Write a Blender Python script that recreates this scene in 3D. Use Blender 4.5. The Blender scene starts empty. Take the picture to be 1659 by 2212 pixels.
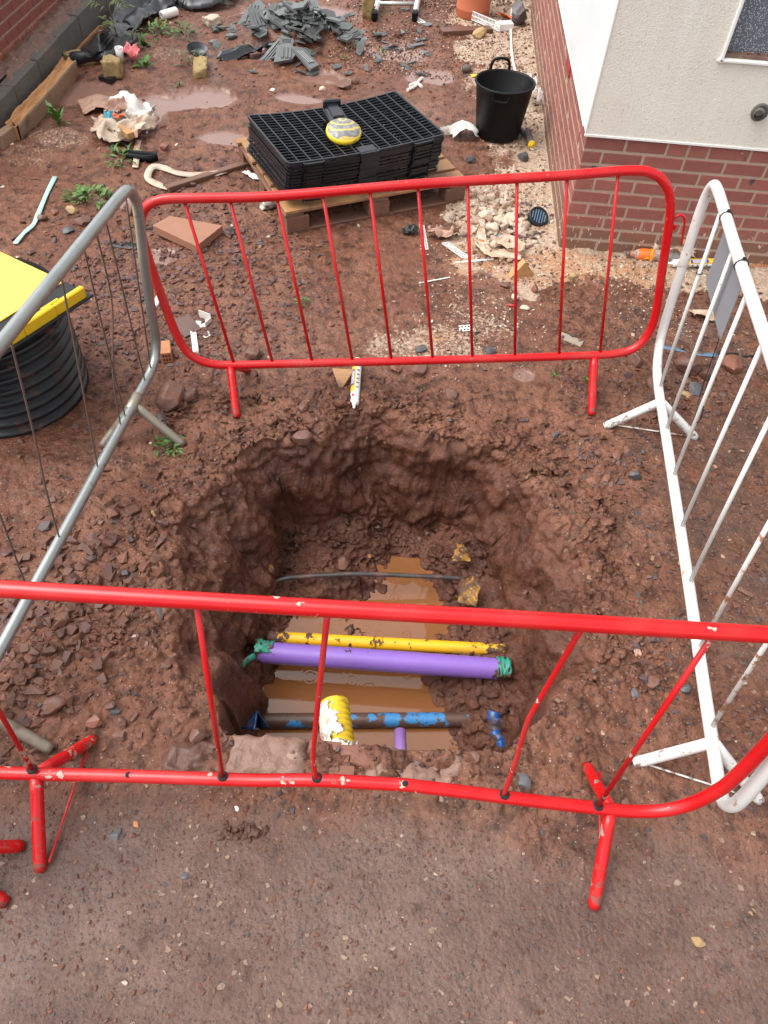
import bpy, bmesh, math, random
import numpy as np
from mathutils import Vector, Matrix
random.seed(7); RNG = np.random.default_rng(11)
scene = bpy.context.scene
COL = scene.collection
R = math.radians

# ------------------------------------------------------------------ camera
CAM_H, CAM_F = 2.47, 1620.0
_p, _r, _y = R(50.68), R(4.22), R(-1.37)
_fw = np.array([math.sin(_y)*math.cos(_p), math.cos(_y)*math.cos(_p), -math.sin(_p)])
_rt = np.array([math.cos(_y), -math.sin(_y), 0.0]); _up = np.cross(_rt, _fw)
_c, _s = math.cos(_r), math.sin(_r)
_M = np.array([_c*_rt + _s*_up, -_s*_rt + _c*_up, _fw])
CAMP = np.array([0, 0, CAM_H])
cd = bpy.data.cameras.new('camera'); cam = bpy.data.objects.new('camera', cd); COL.objects.link(cam)
cd.sensor_fit = 'HORIZONTAL'; cd.sensor_width = 36.0; cd.lens = 36*CAM_F/1659; cd.clip_start = 0.05; cd.clip_end = 600
m4 = Matrix.Identity(4)
for i in range(3):
    m4[i][0], m4[i][1], m4[i][2], m4[i][3] = _M[0][i], _M[1][i], -_M[2][i], CAMP[i]
cam.matrix_world = m4
scene.camera = cam
# ------------------------------------------------------------------ sky, sun, exposure
SUN_EL, SUN_ROT = R(60), R(262)
w = bpy.data.worlds.new('World'); scene.world = w; w.use_nodes = True
nt = w.node_tree; nt.nodes.clear()
sky = nt.nodes.new('ShaderNodeTexSky'); sky.sky_type = 'NISHITA'; sky.sun_disc = False
sky.sun_elevation = SUN_EL; sky.sun_rotation = SUN_ROT; sky.air_density = 1.0; sky.dust_density = 4.0; sky.ozone_density = 1.0
hs = nt.nodes.new('ShaderNodeHueSaturation'); hs.inputs['Saturation'].default_value = 0.14
bg = nt.nodes.new('ShaderNodeBackground'); bg.inputs['Strength'].default_value = 0.15
wo = nt.nodes.new('ShaderNodeOutputWorld')
nt.links.new(sky.outputs[0], hs.inputs['Color']); nt.links.new(hs.outputs[0], bg.inputs['Color']); nt.links.new(bg.outputs[0], wo.inputs[0])
sl = bpy.data.lights.new('sun', 'SUN'); sl.energy = 0.8; sl.angle = R(60); sl.color = (1, .97, .93)
so = bpy.data.objects.new('sun', sl); COL.objects.link(so)
# sun direction: rotation measured clockwise from +Y in the sky texture
_sd = Vector((math.sin(SUN_ROT)*math.cos(SUN_EL), math.cos(SUN_ROT)*math.cos(SUN_EL), math.sin(SUN_EL)))
so.rotation_euler = _sd.to_track_quat('Z', 'Y').to_euler()
vs = scene.view_settings; vs.view_transform = 'Standard'; vs.look = 'None'; vs.gamma = 1; vs.use_curve_mapping = False
vs.exposure = 1.1

# ------------------------------------------------------------------ where a photo point lies on the ground
def ray(px, py): return _M.T @ np.array([(px-829.5)/CAM_F, (1106-py)/CAM_F, 1.0])
def G(px, py, z=0.0):
    v = ray(px, py); return CAMP + v*(z-CAM_H)/v[2]
def on_plane(px, py, p0, n):
    v = ray(px, py); return CAMP + v*((np.array(p0)-CAMP) @ n)/(v @ n)

# ------------------------------------------------------------------ noise
def sm(a, b, x):
    t = np.clip((x-a)/(b-a), 0, 1); return t*t*(3-2*t)
def _h(ix, iy, seed):
    n = (ix.astype(np.int64)*374761393 + iy.astype(np.int64)*668265263 + seed*1442695041) & 0xffffffff
    n = ((n ^ (n >> 13))*1274126177) & 0xffffffff
    n = ((n ^ (n >> 15))*2246822519) & 0xffffffff
    return ((n ^ (n >> 16)) & 0xffffff)/float(0x1000000)
def perlin(x, y, seed=0):
    x = np.asarray(x, float); y = np.asarray(y, float)
    ix = np.floor(x).astype(np.int64); iy = np.floor(y).astype(np.int64); fx = x-ix; fy = y-iy
    def g(dx, dy):
        a = _h(ix+dx, iy+dy, seed)*2*math.pi
        return np.cos(a)*(fx-dx) + np.sin(a)*(fy-dy)
    u = fx*fx*fx*(fx*(fx*6-15)+10); v = fy*fy*fy*(fy*(fy*6-15)+10)
    a = g(0,0)*(1-u)+g(1,0)*u; b = g(0,1)*(1-u)+g(1,1)*u
    return (a*(1-v)+b*v)*1.5
def fbm(x, y, o=4, seed=0, gain=.5):
    s = 0; a = 1
    for i in range(o):
        s = s + a*perlin(x*2**i+i*7.3, y*2**i-i*3.1, seed+i); a *= gain
    return s
def perlin3(x, y, z, seed=0):
    ix = np.floor(x).astype(np.int64); iy = np.floor(y).astype(np.int64); iz = np.floor(z).astype(np.int64); fx = x-ix; fy = y-iy; fz = z-iz
    u, v, w_ = [q*q*q*(q*(q*6-15)+10) for q in (fx, fy, fz)]; out = 0
    for dx in (0, 1):
        for dy in (0, 1):
            for dz in (0, 1):
                k = (iz+dz)*7919+seed; a = _h(ix+dx, iy+dy, k)*2*math.pi; c = _h(ix+dx, iy+dy, k+331)*2-1; r_ = np.sqrt(1-c*c)
                out = out + (r_*np.cos(a)*(fx-dx)+r_*np.sin(a)*(fy-dy)+c*(fz-dz))*(u if dx else 1-u)*(v if dy else 1-v)*(w_ if dz else 1-w_)
    return out*1.4
def cell(x, y, seed=0):
    x = np.asarray(x, float); y = np.asarray(y, float)
    ix = np.floor(x).astype(np.int64); iy = np.floor(y).astype(np.int64)
    f1 = np.full(x.shape, 9.0); f2 = np.full(x.shape, 9.0); idv = np.zeros(x.shape)
    for dx in (-1,0,1):
        for dy in (-1,0,1):
            cx = ix+dx; cy = iy+dy
            d = np.hypot(cx+_h(cx,cy,seed)-x, cy+_h(cx,cy,seed+91)-y)
            nearer = d < f1
            f2 = np.where(nearer, f1, np.minimum(f2, d)); idv = np.where(nearer, _h(cx,cy,seed+55), idv)
            f1 = np.minimum(f1, d)
    return f1, f2, idv

# ------------------------------------------------------------------ terrain
RIM = np.array([G(*q)[:2] for q in [(484,1592),(478,1480),(452,1380),(425,1290),(428,1190),(470,1110),(545,1040),(620,1000),(700,975),(760,960),(772,937),(815,926),(855,940),(885,972),(960,985),(1040,1015),(1110,1075),(1165,1170),(1195,1270),(1190,1380),(1165,1480),(1125,1560),(1092,1632)]])
FLOOR = np.array([G(*q, -.64)[:2] for q in [(560,1650),(588,1500),(600,1400),(612,1290),(625,1190),(720,1155),(850,1150),(980,1172),(1040,1250),(1075,1400),(1090,1500),(1086,1660)]])
FLOOR[0,1] = FLOOR[-1,1] = 1.07
for _i in range(len(RIM)):
    _k = .15*float(np.clip((RIM[_i, 1]-1.05)/.3, 0, 1)); _d = RIM[_i]-np.array([0, 1.75]); RIM[_i] += _k*_d/np.linalg.norm(_d)
def poly_sd(x, y, P):
    n = len(P); d = np.full(x.shape, 1e9); ins = np.zeros(x.shape, bool)
    for i in range(n):
        a = P[i]; b = P[(i+1) % n]; e = b-a
        t = np.clip(((x-a[0])*e[0]+(y-a[1])*e[1])/(e@e), 0, 1)
        d = np.minimum(d, np.hypot(x-a[0]-t*e[0], y-a[1]-t*e[1]))
        c = ((a[1] > y) != (b[1] > y)) & (x < (b[0]-a[0])*(y-a[1])/(b[1]-a[1]+1e-12)+a[0])
        ins ^= c
    return np.where(ins, d, -d)     # positive inside
WATER_Z = -.625
PUD = [(170,205,.45,.35),(690,28,.55,.3),(845,110,.5,.35),(320,250,.2,.5),(590,385,.3,.14),(925,165,.3,.25),(350,225,.3,.2),(475,20,.45,.25),(610,380,.25,.12),
       (350,560,.18,.12),(1130,812,.09,.07),(250,440,.2,.12),(700,80,.5,.35),(560,120,.3,.2),(430,215,.35,.3),(700,170,.3,.18),(640,215,.3,.12),(480,300,.25,.15)]
PUD = [(*G(a,b)[:2], c*.72, d*.72) for a, b, c, d in PUD if c > 0]
MOUNDS = [(130,300,.26,.22,.05),(60,330,.3,.2,.03),(365,130,.3,.2,.07),(655,95,.60,.42,.20),(75,1490,.36,.30,.07),(380,880,.2,.14,.07),(270,150,.3,.25,.05),(800,870,.35,.1,.03),(1220,940,.2,.16,.02),(1065,445,.24,.2,.05),(1100,8,.3,.3,.18),(620,860,.3,.12,.04),(1190,1120,.25,.3,.03),(560,960,.25,.12,.04)]
MOUNDS = [(*G(a,b)[:2], c, d, h) for a, b, c, d, h in MOUNDS]
def terrain(x, y, masks=False):
    x = np.asarray(x, float); y = np.asarray(y, float)
    far = sm(30, 12, np.hypot(x, y))
    tar = sm(.86, .60, y + .09*fbm(x*2.5, y*2.5, 3, 5) + .03*perlin(x*11, y*11, 6))*sm(-30, -20, y)
    z = .018*fbm(x*.9, y*.9, 3, 1)*(1-.7*tar)
    wx = x + .055*perlin(x*4, y*4, 21)+.025*perlin(x*9, y*9, 22)
    wy = y + .055*perlin(x*4+9, y*4, 24)+.03*perlin(x*9, y*9+3, 25)
    nearclip = sm(.93, 1.12, y)
    wx = x+(wx-x)*nearclip; wy = y+(wy-y)*nearclip
    box = (np.abs(x) < 1.6) & (y > .3) & (y < 3.4)
    dr = np.full(x.shape, -9.0); df = np.full(x.shape, -9.0)
    if box.any():
        dr[box] = poly_sd(wx[box], wy[box], RIM); df[box] = poly_sd(wx[box], wy[box], FLOOR)
    inside = dr > 0
    t = np.where(inside, np.where(df > 0, 1.0, dr/np.maximum(dr-df, 1e-6)), 0.0)
    xb = np.interp(y, [1.1,1.25,1.4,1.65,1.75,1.9,2.0,2.12], [.50,.45,.33,.16,.26,.30,.26,.22]) + .03*perlin(x*9, y*9, 31)
    xl = np.interp(y, [1.2,1.85,1.92,1.98,2.12], [-.6,-.5,-.40,-.14,-.08]) + .03*perlin(x*9, y*9, 32)
    fz = WATER_Z - .05 + .02*fbm(x*8, y*8, 3, 33)
    fz = np.maximum(fz, WATER_Z + np.clip((x-xb)*.55, -.06, .11) + .012*fbm(x*16, y*16, 3, 34))
    fz = np.maximum(fz, WATER_Z + np.clip((xl-x)*.5, -.06, .05) + .012*fbm(x*16, y*16, 3, 35))
    fz = fz + .34*np.clip(y-2.16, 0, .4)
    tw = np.clip(t + .16*np.sin(t*math.pi)*fbm(x*4, y*4, 3, 41), 0, 1)
    prof = np.where(y < 1.12, sm(.0, .6, tw), .50*tw**1.15 + .50*sm(.36, .95, tw))
    pit = np.where(inside, fz*prof, 0)
    # clods round the hole and rough mud elsewhere
    rimd = np.where(inside, 0, -dr)
    rim_m = sm(.42, .02, rimd)*(1-tar)*sm(.62, .85, y)
    lm = np.zeros(x.shape)
    for mx, my, a, b, h in MOUNDS:
        q = ((x-mx)/a)**2+((y-my)/b)**2
        k = np.exp(-q*1.6); z = z+h*k; lm = np.maximum(lm, k)
    rough = np.clip(.35 + .5*perlin(x*1.3, y*1.3, 44), .05, 1)
    rough = np.maximum(rough, np.maximum(rim_m, lm*.7))*(1-.88*tar)
    f1, f2, cid = cell(x*13, y*13, 3); g1, g2, gid = cell(x*34+.3*perlin(x*20, y*20, 8), y*34, 4)
    clod = (1-np.clip(f1*1.25, 0, 1)**2)*(cid > .45)*(.4+cid)
    clod2 = (1-np.clip(g1*1.3, 0, 1)**2)*(gid > .4)*(.3+gid)
    wall_m = np.where(inside, np.sin(np.clip(t, 0, 1)*math.pi)*.8+.2*(df < 0), 0)
    lumps = .020*clod + .009*clod2 + .012*np.abs(fbm(x*17, y*17, 3, 50))
    fl_m = sm(.88, 1.0, t)*.7+sm(.30, .0, t)
    z = z + lumps*np.where(inside, fl_m*.8, rough*.8)*far
    z = z + .006*fbm(x*40, y*40, 2, 60)*np.where(inside, fl_m*1.2, rough*.9+.1)*far*(1-.6*tar)
    z = z + rim_m*.015*fbm(x*6, y*6, 2, 61)
    # puddles
    pud = np.zeros(x.shape)
    for mx, my, a, b in PUD:
        q = np.hypot((x-mx)/a, (y-my)/b)
        pud = np.maximum(pud, sm(1.05, .75, q + .28*fbm(x*3.5, y*3.5, 4, 71)))
    flatz = .006
    z = np.where(inside, z, z*(1-pud)+(flatz*0-.004)*pud)
    z = z + pit
    if not masks: return z
    wet = sm(-.1, .55, fbm(x*1.1, y*1.1, 4, 81)) * (1-rough*.6)
    sand = sm(.0, .4, x-.22+.25*fbm(x*2.2, y*2.2, 4, 91)+.13*(y-6))*sm(4.7, 5.4, y)*sm(12, 10, y)
    sand = np.maximum(sand, sm(.12, -.05, np.hypot((x-.58)/1.0, (y-4.45)/1.5)-.42+.12*fbm(x*4, y*4, 3, 92)))
    sand = np.maximum(sand, .95*sm(3.78, 3.98, y+.14*fbm(x*3, y*3, 3, 93))*sm(.6, .9, x+.2*perlin(x*3, y*3, 94))*sm(6, 5, y))
    sand = np.maximum(sand, .44*sm(1.0, .2, np.hypot((x-.36)/.33, (y-3.42)/.42)+.35*fbm(x*5, y*5, 3, 95)))
    sand = np.maximum(sand, .5*sm(1.0, .3, np.hypot((x-.05)/.5, (y-3.2)/.3)+.35*fbm(x*5, y*5, 3, 96)))
    for (a, b, c, d, amt) in [(120,305,.28,.22,.42),(60,335,.3,.2,.36),(365,130,.3,.2,.38)]:
        mx, my = G(a, b)[:2]
        sand = np.maximum(sand, amt*sm(1.1, .5, np.hypot((x-mx)/c, (y-my)/d)+.3*fbm(x*4, y*4, 3, 97)))
    sand = sand*(1-pud)
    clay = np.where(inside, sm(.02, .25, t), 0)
    dark = sm(1.2, 1.6, x)*sm(2.6, 2.2, y)*0 + np.clip(sm(.9, 1.3, x+.2*perlin(x*2, y*2, 99))*sm(3.9, 3.6, y)*sm(1.2, 1.6, y), 0, 1)*.6
    return z, sand, np.maximum(wet*.8, pud*1.0), tar, clay, pud, dark, rough
def gz(x, y): return float(terrain(np.array([x]), np.array([y]))[0])
def at(px, py):
    z = 0.0
    for _ in range(4):
        X = G(px, py, z); z = gz(X[0], X[1])
    return np.array([X[0], X[1], z])

def over(px, py, h):
    z = h
    for _ in range(4):
        X = G(px, py, z); z = gz(X[0], X[1])+h
    return np.array([X[0], X[1], z])
# ------------------------------------------------------------------ materials
class N:
    def __init__(s, name):
        s.m = bpy.data.materials.new(name); s.m.use_nodes = True; s.t = s.m.node_tree
        s.b = s.t.nodes['Principled BSDF']; s.out = s.t.nodes['Material Output']
        tc = s.t.nodes.new('ShaderNodeTexCoord'); oi = s.t.nodes.new('ShaderNodeObjectInfo')
        s.rnd = oi.outputs['Random']
        va = s.t.nodes.new('ShaderNodeVectorMath'); va.operation = 'ADD'
        mu = s.t.nodes.new('ShaderNodeMath'); mu.operation = 'MULTIPLY'; mu.inputs[1].default_value = 17.3
        s.t.links.new(s.rnd, mu.inputs[0]); s.t.links.new(tc.outputs['Object'], va.inputs[0]); s.t.links.new(mu.outputs[0], va.inputs[1])
        s.co = va.outputs[0]; s.obj = tc.outputs['Object']
    def L(s, a, b): s.t.links.new(a, b)
    def noise(s, scale, det=4, rough=.6, stretch=None, co=None):
        n = s.t.nodes.new('ShaderNodeTexNoise'); n.inputs['Scale'].default_value = scale; n.inputs['Detail'].default_value = det; n.inputs['Roughness'].default_value = rough
        c = co or s.co
        if stretch:
            mp = s.t.nodes.new('ShaderNodeMapping'); mp.inputs['Scale'].default_value = stretch; s.L(c, mp.inputs[0]); c = mp.outputs[0]
        s.L(c, n.inputs['Vector']); return n.outputs['Fac']
    def vor(s, scale, feature='F1', out='Distance', co=None):
        n = s.t.nodes.new('ShaderNodeTexVoronoi'); n.feature = feature; n.inputs['Scale'].default_value = scale; s.L(co or s.co, n.inputs['Vector']); return n.outputs[out]
    def ramp(s, f, a, b, smooth=True):
        n = s.t.nodes.new('ShaderNodeMapRange'); n.interpolation_type = 'SMOOTHSTEP' if smooth else 'LINEAR'
        n.inputs['From Min'].default_value = a; n.inputs['From Max'].default_value = b; s.L(f, n.inputs['Value']); return n.outputs['Result']
    def math(s, op, a, b=None):
        n = s.t.nodes.new('ShaderNodeMath'); n.operation = op
        for i, v in enumerate((a, b)):
            if v is None: continue
            if isinstance(v, (int, float)): n.inputs[i].default_value = v
            else: s.L(v, n.inputs[i])
        return n.outputs[0]
    def mix(s, f, a, b):
        n = s.t.nodes.new('ShaderNodeMix'); n.data_type = 'RGBA'
        for i, v in ((0, f), (6, a), (7, b)):
            if isinstance(v, (int, float)): n.inputs[i].default_value = v
            elif isinstance(v, tuple): n.inputs[i].default_value = (*v, 1)
            else: s.L(v, n.inputs[i])
        return n.outputs[2]
    def fmix(s, f, a, b):
        n = s.t.nodes.new('ShaderNodeMix'); n.data_type = 'FLOAT'
        for i, v in ((0, f), (2, a), (3, b)):
            if isinstance(v, (int, float)): n.inputs[i].default_value = v
            else: s.L(v, n.inputs[i])
        return n.outputs[0]
    def attr(s, name):
        n = s.t.nodes.new('ShaderNodeAttribute'); n.attribute_name = name; return n
    def bump(s, h, strength, dist=.01, prev=None):
        n = s.t.nodes.new('ShaderNodeBump'); n.inputs['Distance'].default_value = dist
        if isinstance(strength, (int, float)): n.inputs['Strength'].default_value = strength
        else: s.L(strength, n.inputs['Strength'])
        s.L(h, n.inputs['Height'])
        if prev is not None: s.L(prev, n.inputs['Normal'])
        return n.outputs[0]
    def set(s, col=None, rough=None, normal=None, metal=None, spec=None, **kw):
        for k, v in (('Base Color', col), ('Roughness', rough), ('Normal', normal), ('Metallic', metal), ('Specular IOR Level', spec), *kw.items()):
            if v is None: continue
            i = s.b.inputs[k]
            if isinstance(v, tuple): i.default_value = (*v, 1) if len(v) == 3 else v
            elif isinstance(v, (int, float)): i.default_value = v
            else: s.L(v, i)
        return s.m
MUD = (.152, .056, .030); MUDP = (.225, .098, .058); MUDD = (.060, .023, .013)
def mat(name, col, rough=.5, var=.2, scale=18, bump=.15, bscale=60, bd=.004, metal=0, col2=None, lo=.55, hi=.62, s2=9, stretch=None, rnd=0, spec=.5, rough2=.7, det2=6, **kw):
    n = N(name); f = n.noise(scale, 5, .6, stretch)
    dk = tuple(c*(1-var) for c in col); lt = tuple(min(1, c*(1+var)) for c in col)
    c = n.mix(f, dk, lt)
    if rnd:
        k = n.ramp(n.rnd, 0, 1, False)
        c = n.mix(n.math('MULTIPLY', k, rnd), c, tuple(x*.35 for x in col))
    r = rough
    if col2 is not None:
        mk = n.ramp(n.noise(s2, det2, .65), lo, hi); c = n.mix(mk, c, col2); r = n.fmix(mk, rough, rough2)
    nm = n.bump(n.noise(bscale, 4, .6, stretch), bump, bd) if bump else None
    return n.set(c, r, nm, metal, spec, **kw)

# mud ground
n = N('wet_mud'); za = n.attr('zone'); sp = n.t.nodes.new('ShaderNodeSeparateColor'); n.L(za.outputs['Color'], sp.inputs[0])
zb = n.attr('zone2'); sp2 = n.t.nodes.new('ShaderNodeSeparateColor'); n.L(zb.outputs['Color'], sp2.inputs[0])
sand, wet, tar = sp.outputs; clay, pud, dark = sp2.outputs
c = n.mix(n.ramp(n.noise(2.2, 6), .3, .7), MUD, MUDP)
c = n.mix(n.ramp(n.noise(14, 6, .7), .42, .68), c, MUDD)
c = n.mix(n.ramp(n.noise(6, 5), .55, .75), c, (.175, .066, .040))
c = n.mix(n.math('MULTIPLY', dark, n.ramp(n.noise(5, 5), .35, .6)), c, (.085, .055, .042))
tc_ = n.mix(n.ramp(n.noise(3, 6, .7), .3, .7), (.080, .040, .028), (.146, .082, .060))
tc_ = n.mix(n.ramp(n.noise(1.6, 5, .6), .42, .68), tc_, (.168, .100, .074))
tc_ = n.mix(n.ramp(n.noise(9, 6, .7), .55, .7), tc_, (.062, .031, .021))
tc_ = n.mix(n.ramp(n.noise(60, 4, .7), .5, .72), tc_, (.075, .043, .032))
tc_ = n.mix(n.ramp(n.noise(33, 5, .7), .66, .74), tc_, (.33, .235, .18))
c = n.mix(tar, c, tc_)
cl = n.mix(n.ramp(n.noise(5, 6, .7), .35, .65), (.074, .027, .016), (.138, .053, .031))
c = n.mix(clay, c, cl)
# grit: pale crumbs, dark slate crumbs
gv = n.vor(110, 'F1', 'Distance'); gc = n.vor(110, 'F1', 'Color')
sg = n.t.nodes.new('ShaderNodeSeparateColor'); n.L(gc, sg.inputs[0])
spk = n.math('MULTIPLY', n.ramp(gv, .34, .24), n.ramp(sg.outputs[0], .90, .93))
c = n.mix(n.math('MULTIPLY', n.math('MULTIPLY', spk, n.fmix(tar, 1, .3)), n.fmix(clay, .75, .2)), c, (.46, .36, .28))
spd = n.math('MULTIPLY', n.ramp(gv, .42, .3), n.ramp(sg.outputs[1], .86, .88))
c = n.mix(n.math('MULTIPLY', spd, .8), c, (.055, .050, .050))
wv_ = n.t.nodes.new('ShaderNodeVectorMath'); wv_.operation = 'MULTIPLY_ADD'; nz_ = n.t.nodes.new('ShaderNodeTexNoise'); nz_.inputs['Scale'].default_value = 45; n.L(n.co, nz_.inputs['Vector']); n.L(nz_.outputs['Color'], wv_.inputs[0]); wv_.inputs[1].default_value = (.03, .03, .03); n.L(n.co, wv_.inputs[2])
gv2 = n.vor(36, 'F1', 'Distance', wv_.outputs[0]); gc2 = n.vor(36, 'F1', 'Color', wv_.outputs[0])
sg2 = n.t.nodes.new('ShaderNodeSeparateColor'); n.L(gc2, sg2.inputs[0])
sp3 = n.math('MULTIPLY', n.ramp(n.math('ADD', gv2, n.math('MULTIPLY', n.noise(120, 2), .2)), .42, .36), n.ramp(sg2.outputs[0], .84, .88))
c = n.mix(n.math('MULTIPLY', sp3, n.fmix(tar, .35, .55)), c, n.mix(sg2.outputs[2], (.055, .042, .040), (.42, .29, .21)))
sc = n.mix(n.ramp(n.noise(40, 5, .7), .3, .7), (.31, .205, .14), (.53, .415, .31))
sc = n.mix(n.ramp(n.noise(3.5, 5, .7), .55, .72), sc, (.42, .215, .11))
gsand = n.ramp(n.math('ADD', sand, n.math('MULTIPLY', n.math('SUBTRACT', n.noise(55, 5, .75), .5), 1.5)), .38, .62)
sx_ = n.t.nodes.new('ShaderNodeSeparateXYZ'); n.L(n.obj, sx_.inputs[0])
oz = n.math('MULTIPLY', n.math('MULTIPLY', n.math('MULTIPLY', n.ramp(sx_.outputs[1], 4.32, 4.05), n.ramp(sx_.outputs[1], 3.72, 3.86)), n.ramp(sx_.outputs[0], 1.75, 1.2)), n.ramp(n.noise(5, 5, .65), .35, .55))
sc = n.mix(n.math('MULTIPLY', oz, .8), sc, (.40, .19, .085))
c = n.mix(gsand, c, sc)
c = n.mix(n.math('MULTIPLY', pud, .75), c, (.25, .145, .115))
rg = n.fmix(wet, .52, .24); rg = n.fmix(n.ramp(n.noise(30, 5), .35, .65), rg, n.math('MULTIPLY', rg, .7))
rg = n.fmix(tar, rg, n.fmix(n.ramp(n.noise(5, 6, .7), .36, .64), .22, .46)); rg = n.fmix(gsand, rg, .8); rg = n.fmix(clay, rg, n.fmix(n.ramp(n.noise(8, 5), .4, .6), .32, .55)); rg = n.fmix(pud, rg, .04)
bs = n.fmix(pud, 1, .0)
b1 = n.bump(n.noise(38, 6, .7), n.math('MULTIPLY', bs, n.fmix(tar, .85, .45)), .011)
b2 = n.bump(n.vor(75, 'SMOOTH_F1'), n.math('MULTIPLY', bs, n.fmix(tar, .5, .55)), .006, b1)
b3 = n.bump(n.noise(150, 4, .7), n.math('MULTIPLY', bs, .6), .004, b2)
b4 = n.bump(n.math('ADD', sp3, n.math('MULTIPLY', n.math('ADD', spk, spd), .6)), n.math('MULTIPLY', bs, .8), .005, b3)
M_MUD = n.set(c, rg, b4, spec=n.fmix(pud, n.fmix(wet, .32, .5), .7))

n = N('muddy_water')
rp = n.bump(n.noise(9, 3), .03, .01)
M_WATER = n.set(n.mix(n.noise(3, 3), (.205, .078, .026), (.26, .108, .042)), .02, rp, spec=.9)
# stones coloured piece by piece
n = N('loose_stone'); a = n.attr('tint')
c = n.mix(n.ramp(n.noise(60, 5, .7), .35, .7), a.outputs['Color'], n.mix(.6, a.outputs['Color'], MUD))
M_GRAVEL = n.set(c, n.fmix(n.noise(25), .4, .7), n.bump(n.noise(120, 4), .5, .003), spec=.3)
M_STONE = mat('brown_stone', (.17, .085, .062), .5, .3, 14, .6, 45, .006, col2=MUD, lo=.45, hi=.65, s2=12, rnd=.45)
M_RED = mat('red_stone', (.24, .095, .06), .5, .3, 20, .5, 60, .004, col2=MUD, lo=.5, hi=.7, rnd=.3)
M_SLATE = mat('grey_tile', (.140, .150, .147), .30, .3, 22, .25, 90, .002, rnd=.72, col2=(.17, .13, .11), lo=.62, hi=.75, s2=14)
M_SLATESTONE = mat('slate_stone', (.10, .098, .105), .4, .3, 22, .4, 60, .004, rnd=.5, col2=MUD, lo=.55, hi=.75, s2=20)
M_CREAM = mat('limestone', (.54, .44, .34), .8, .2, 30, .6, 60, .006, rnd=.15, col2=(.36, .21, .12), lo=.58, hi=.75, s2=18)
M_YELLOWSTONE = mat('ochre_stone', (.36, .23, .11), .7, .3, 20, .5, 50, .006)
M_CONC = mat('old_concrete', (.235, .135, .100), .55, .35, 11, .9, 32, .012, col2=(.38, .25, .18), lo=.60, hi=.72, s2=26)
def brickmat(name, col, mudz=True):
    n = N(name); f = n.noise(9, 5, .65)
    c = n.mix(f, tuple(x*.72 for x in col), tuple(x*1.25 for x in col))
    c = n.mix(n.ramp(n.rnd, 0, 1, False), c, n.mix(.45, c, (.14, .055, .05)))
    c = n.mix(n.ramp(n.noise(26, 5, .7), .66, .76), c, (.45, .34, .28))
    c = n.mix(n.ramp(n.noise(12, 3, .5, (1, 1, .3)), .68, .72), c, (.07, .05, .06))
    if mudz:
        geo = n.t.nodes.new('ShaderNodeNewGeometry'); sx = n.t.nodes.new('ShaderNodeSeparateXYZ'); n.L(geo.outputs['Position'], sx.inputs[0])
        h = n.math('ADD', sx.outputs[2], n.math('MULTIPLY', n.noise(22, 5, .7, co=geo.outputs['Position']), -.22))
        c = n.mix(n.ramp(h, .12, -.03), c, (.20, .10, .065))
        spl = n.math('MULTIPLY', n.ramp(n.noise(60, 3, .6, (1, 1, .35), geo.outputs['Position']), .62, .68), n.ramp(sx.outputs[2], .38, .08))
        c = n.mix(spl, c, (.60, .47, .36))
    return n.set(c, .62, n.bump(n.noise(70, 4), .35, .004))
M_BRICK = brickmat('red_brick', (.31, .105, .082)); M_BRICK_OR = brickmat('orange_brick', (.42, .12, .062))
M_BRICK_L = brickmat('garden_brick', (.27, .07, .055), False)
M_MORTAR = mat('mortar', (.38, .285, .215), .9, .15, 40, .5, 90, .004); M_MORTAR_L = mat('pale_mortar', (.40, .33, .27), .9, .15, 40, .5, 90, .004)
n = N('cream_render')
c = n.mix(n.noise(2.5, 6), (.66, .62, .53), (.82, .785, .70))
c = n.mix(n.math('MULTIPLY', n.ramp(n.noise(2.2, 5, .6, (3, 3, .35)), .52, .72), .55), c, (.80, .79, .75))
c = n.mix(n.math('MULTIPLY', n.ramp(n.noise(120, 3, .6, (1, 1, .55)), .60, .70), .5), c, (.33, .31, .26))
c = n.mix(n.math('MULTIPLY', n.ramp(n.noise(75, 3, .6, (1, 1, .6)), .64, .70), .6), c, (.85, .84, .80))
M_RENDER = n.set(c, .9, n.bump(n.noise(110, 4, .7), .8, .006))
M_RENDER_W = mat('white_render', (.60, .625, .62), .85, .05, 6, .3, 90, .003, col2=(.58, .58, .55), lo=.5, hi=.75, s2=3)
M_BEAD = mat('white_bead', (.8, .8, .78), .5, .05, 30, .05)
n = N('window_glass'); dr_ = n.ramp(n.vor(150), .38, .26)
dm = n.math('MULTIPLY', dr_, n.ramp(n.noise(30, 3), .30, .5))
M_GLASS = n.set(n.mix(dm, (.12, .14, .175), (.66, .68, .69)), n.fmix(dm, .08, .3), n.bump(dr_, .5, .003), spec=.7)  # pale specks are raindrop glints painted into the pane colour
M_CONCW = mat('grey_concrete', (.115, .108, .098), .75, .3, 9, .5, 80, .004, col2=(.20, .125, .092), lo=.55, hi=.75, s2=4)
M_SOIL = mat('soil', (.20, .115, .085), .8, .4, 14, .9, 50, .01, col2=(.42, .30, .22), lo=.6, hi=.7, s2=40)
RED = (.55, .004, .007)
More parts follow.
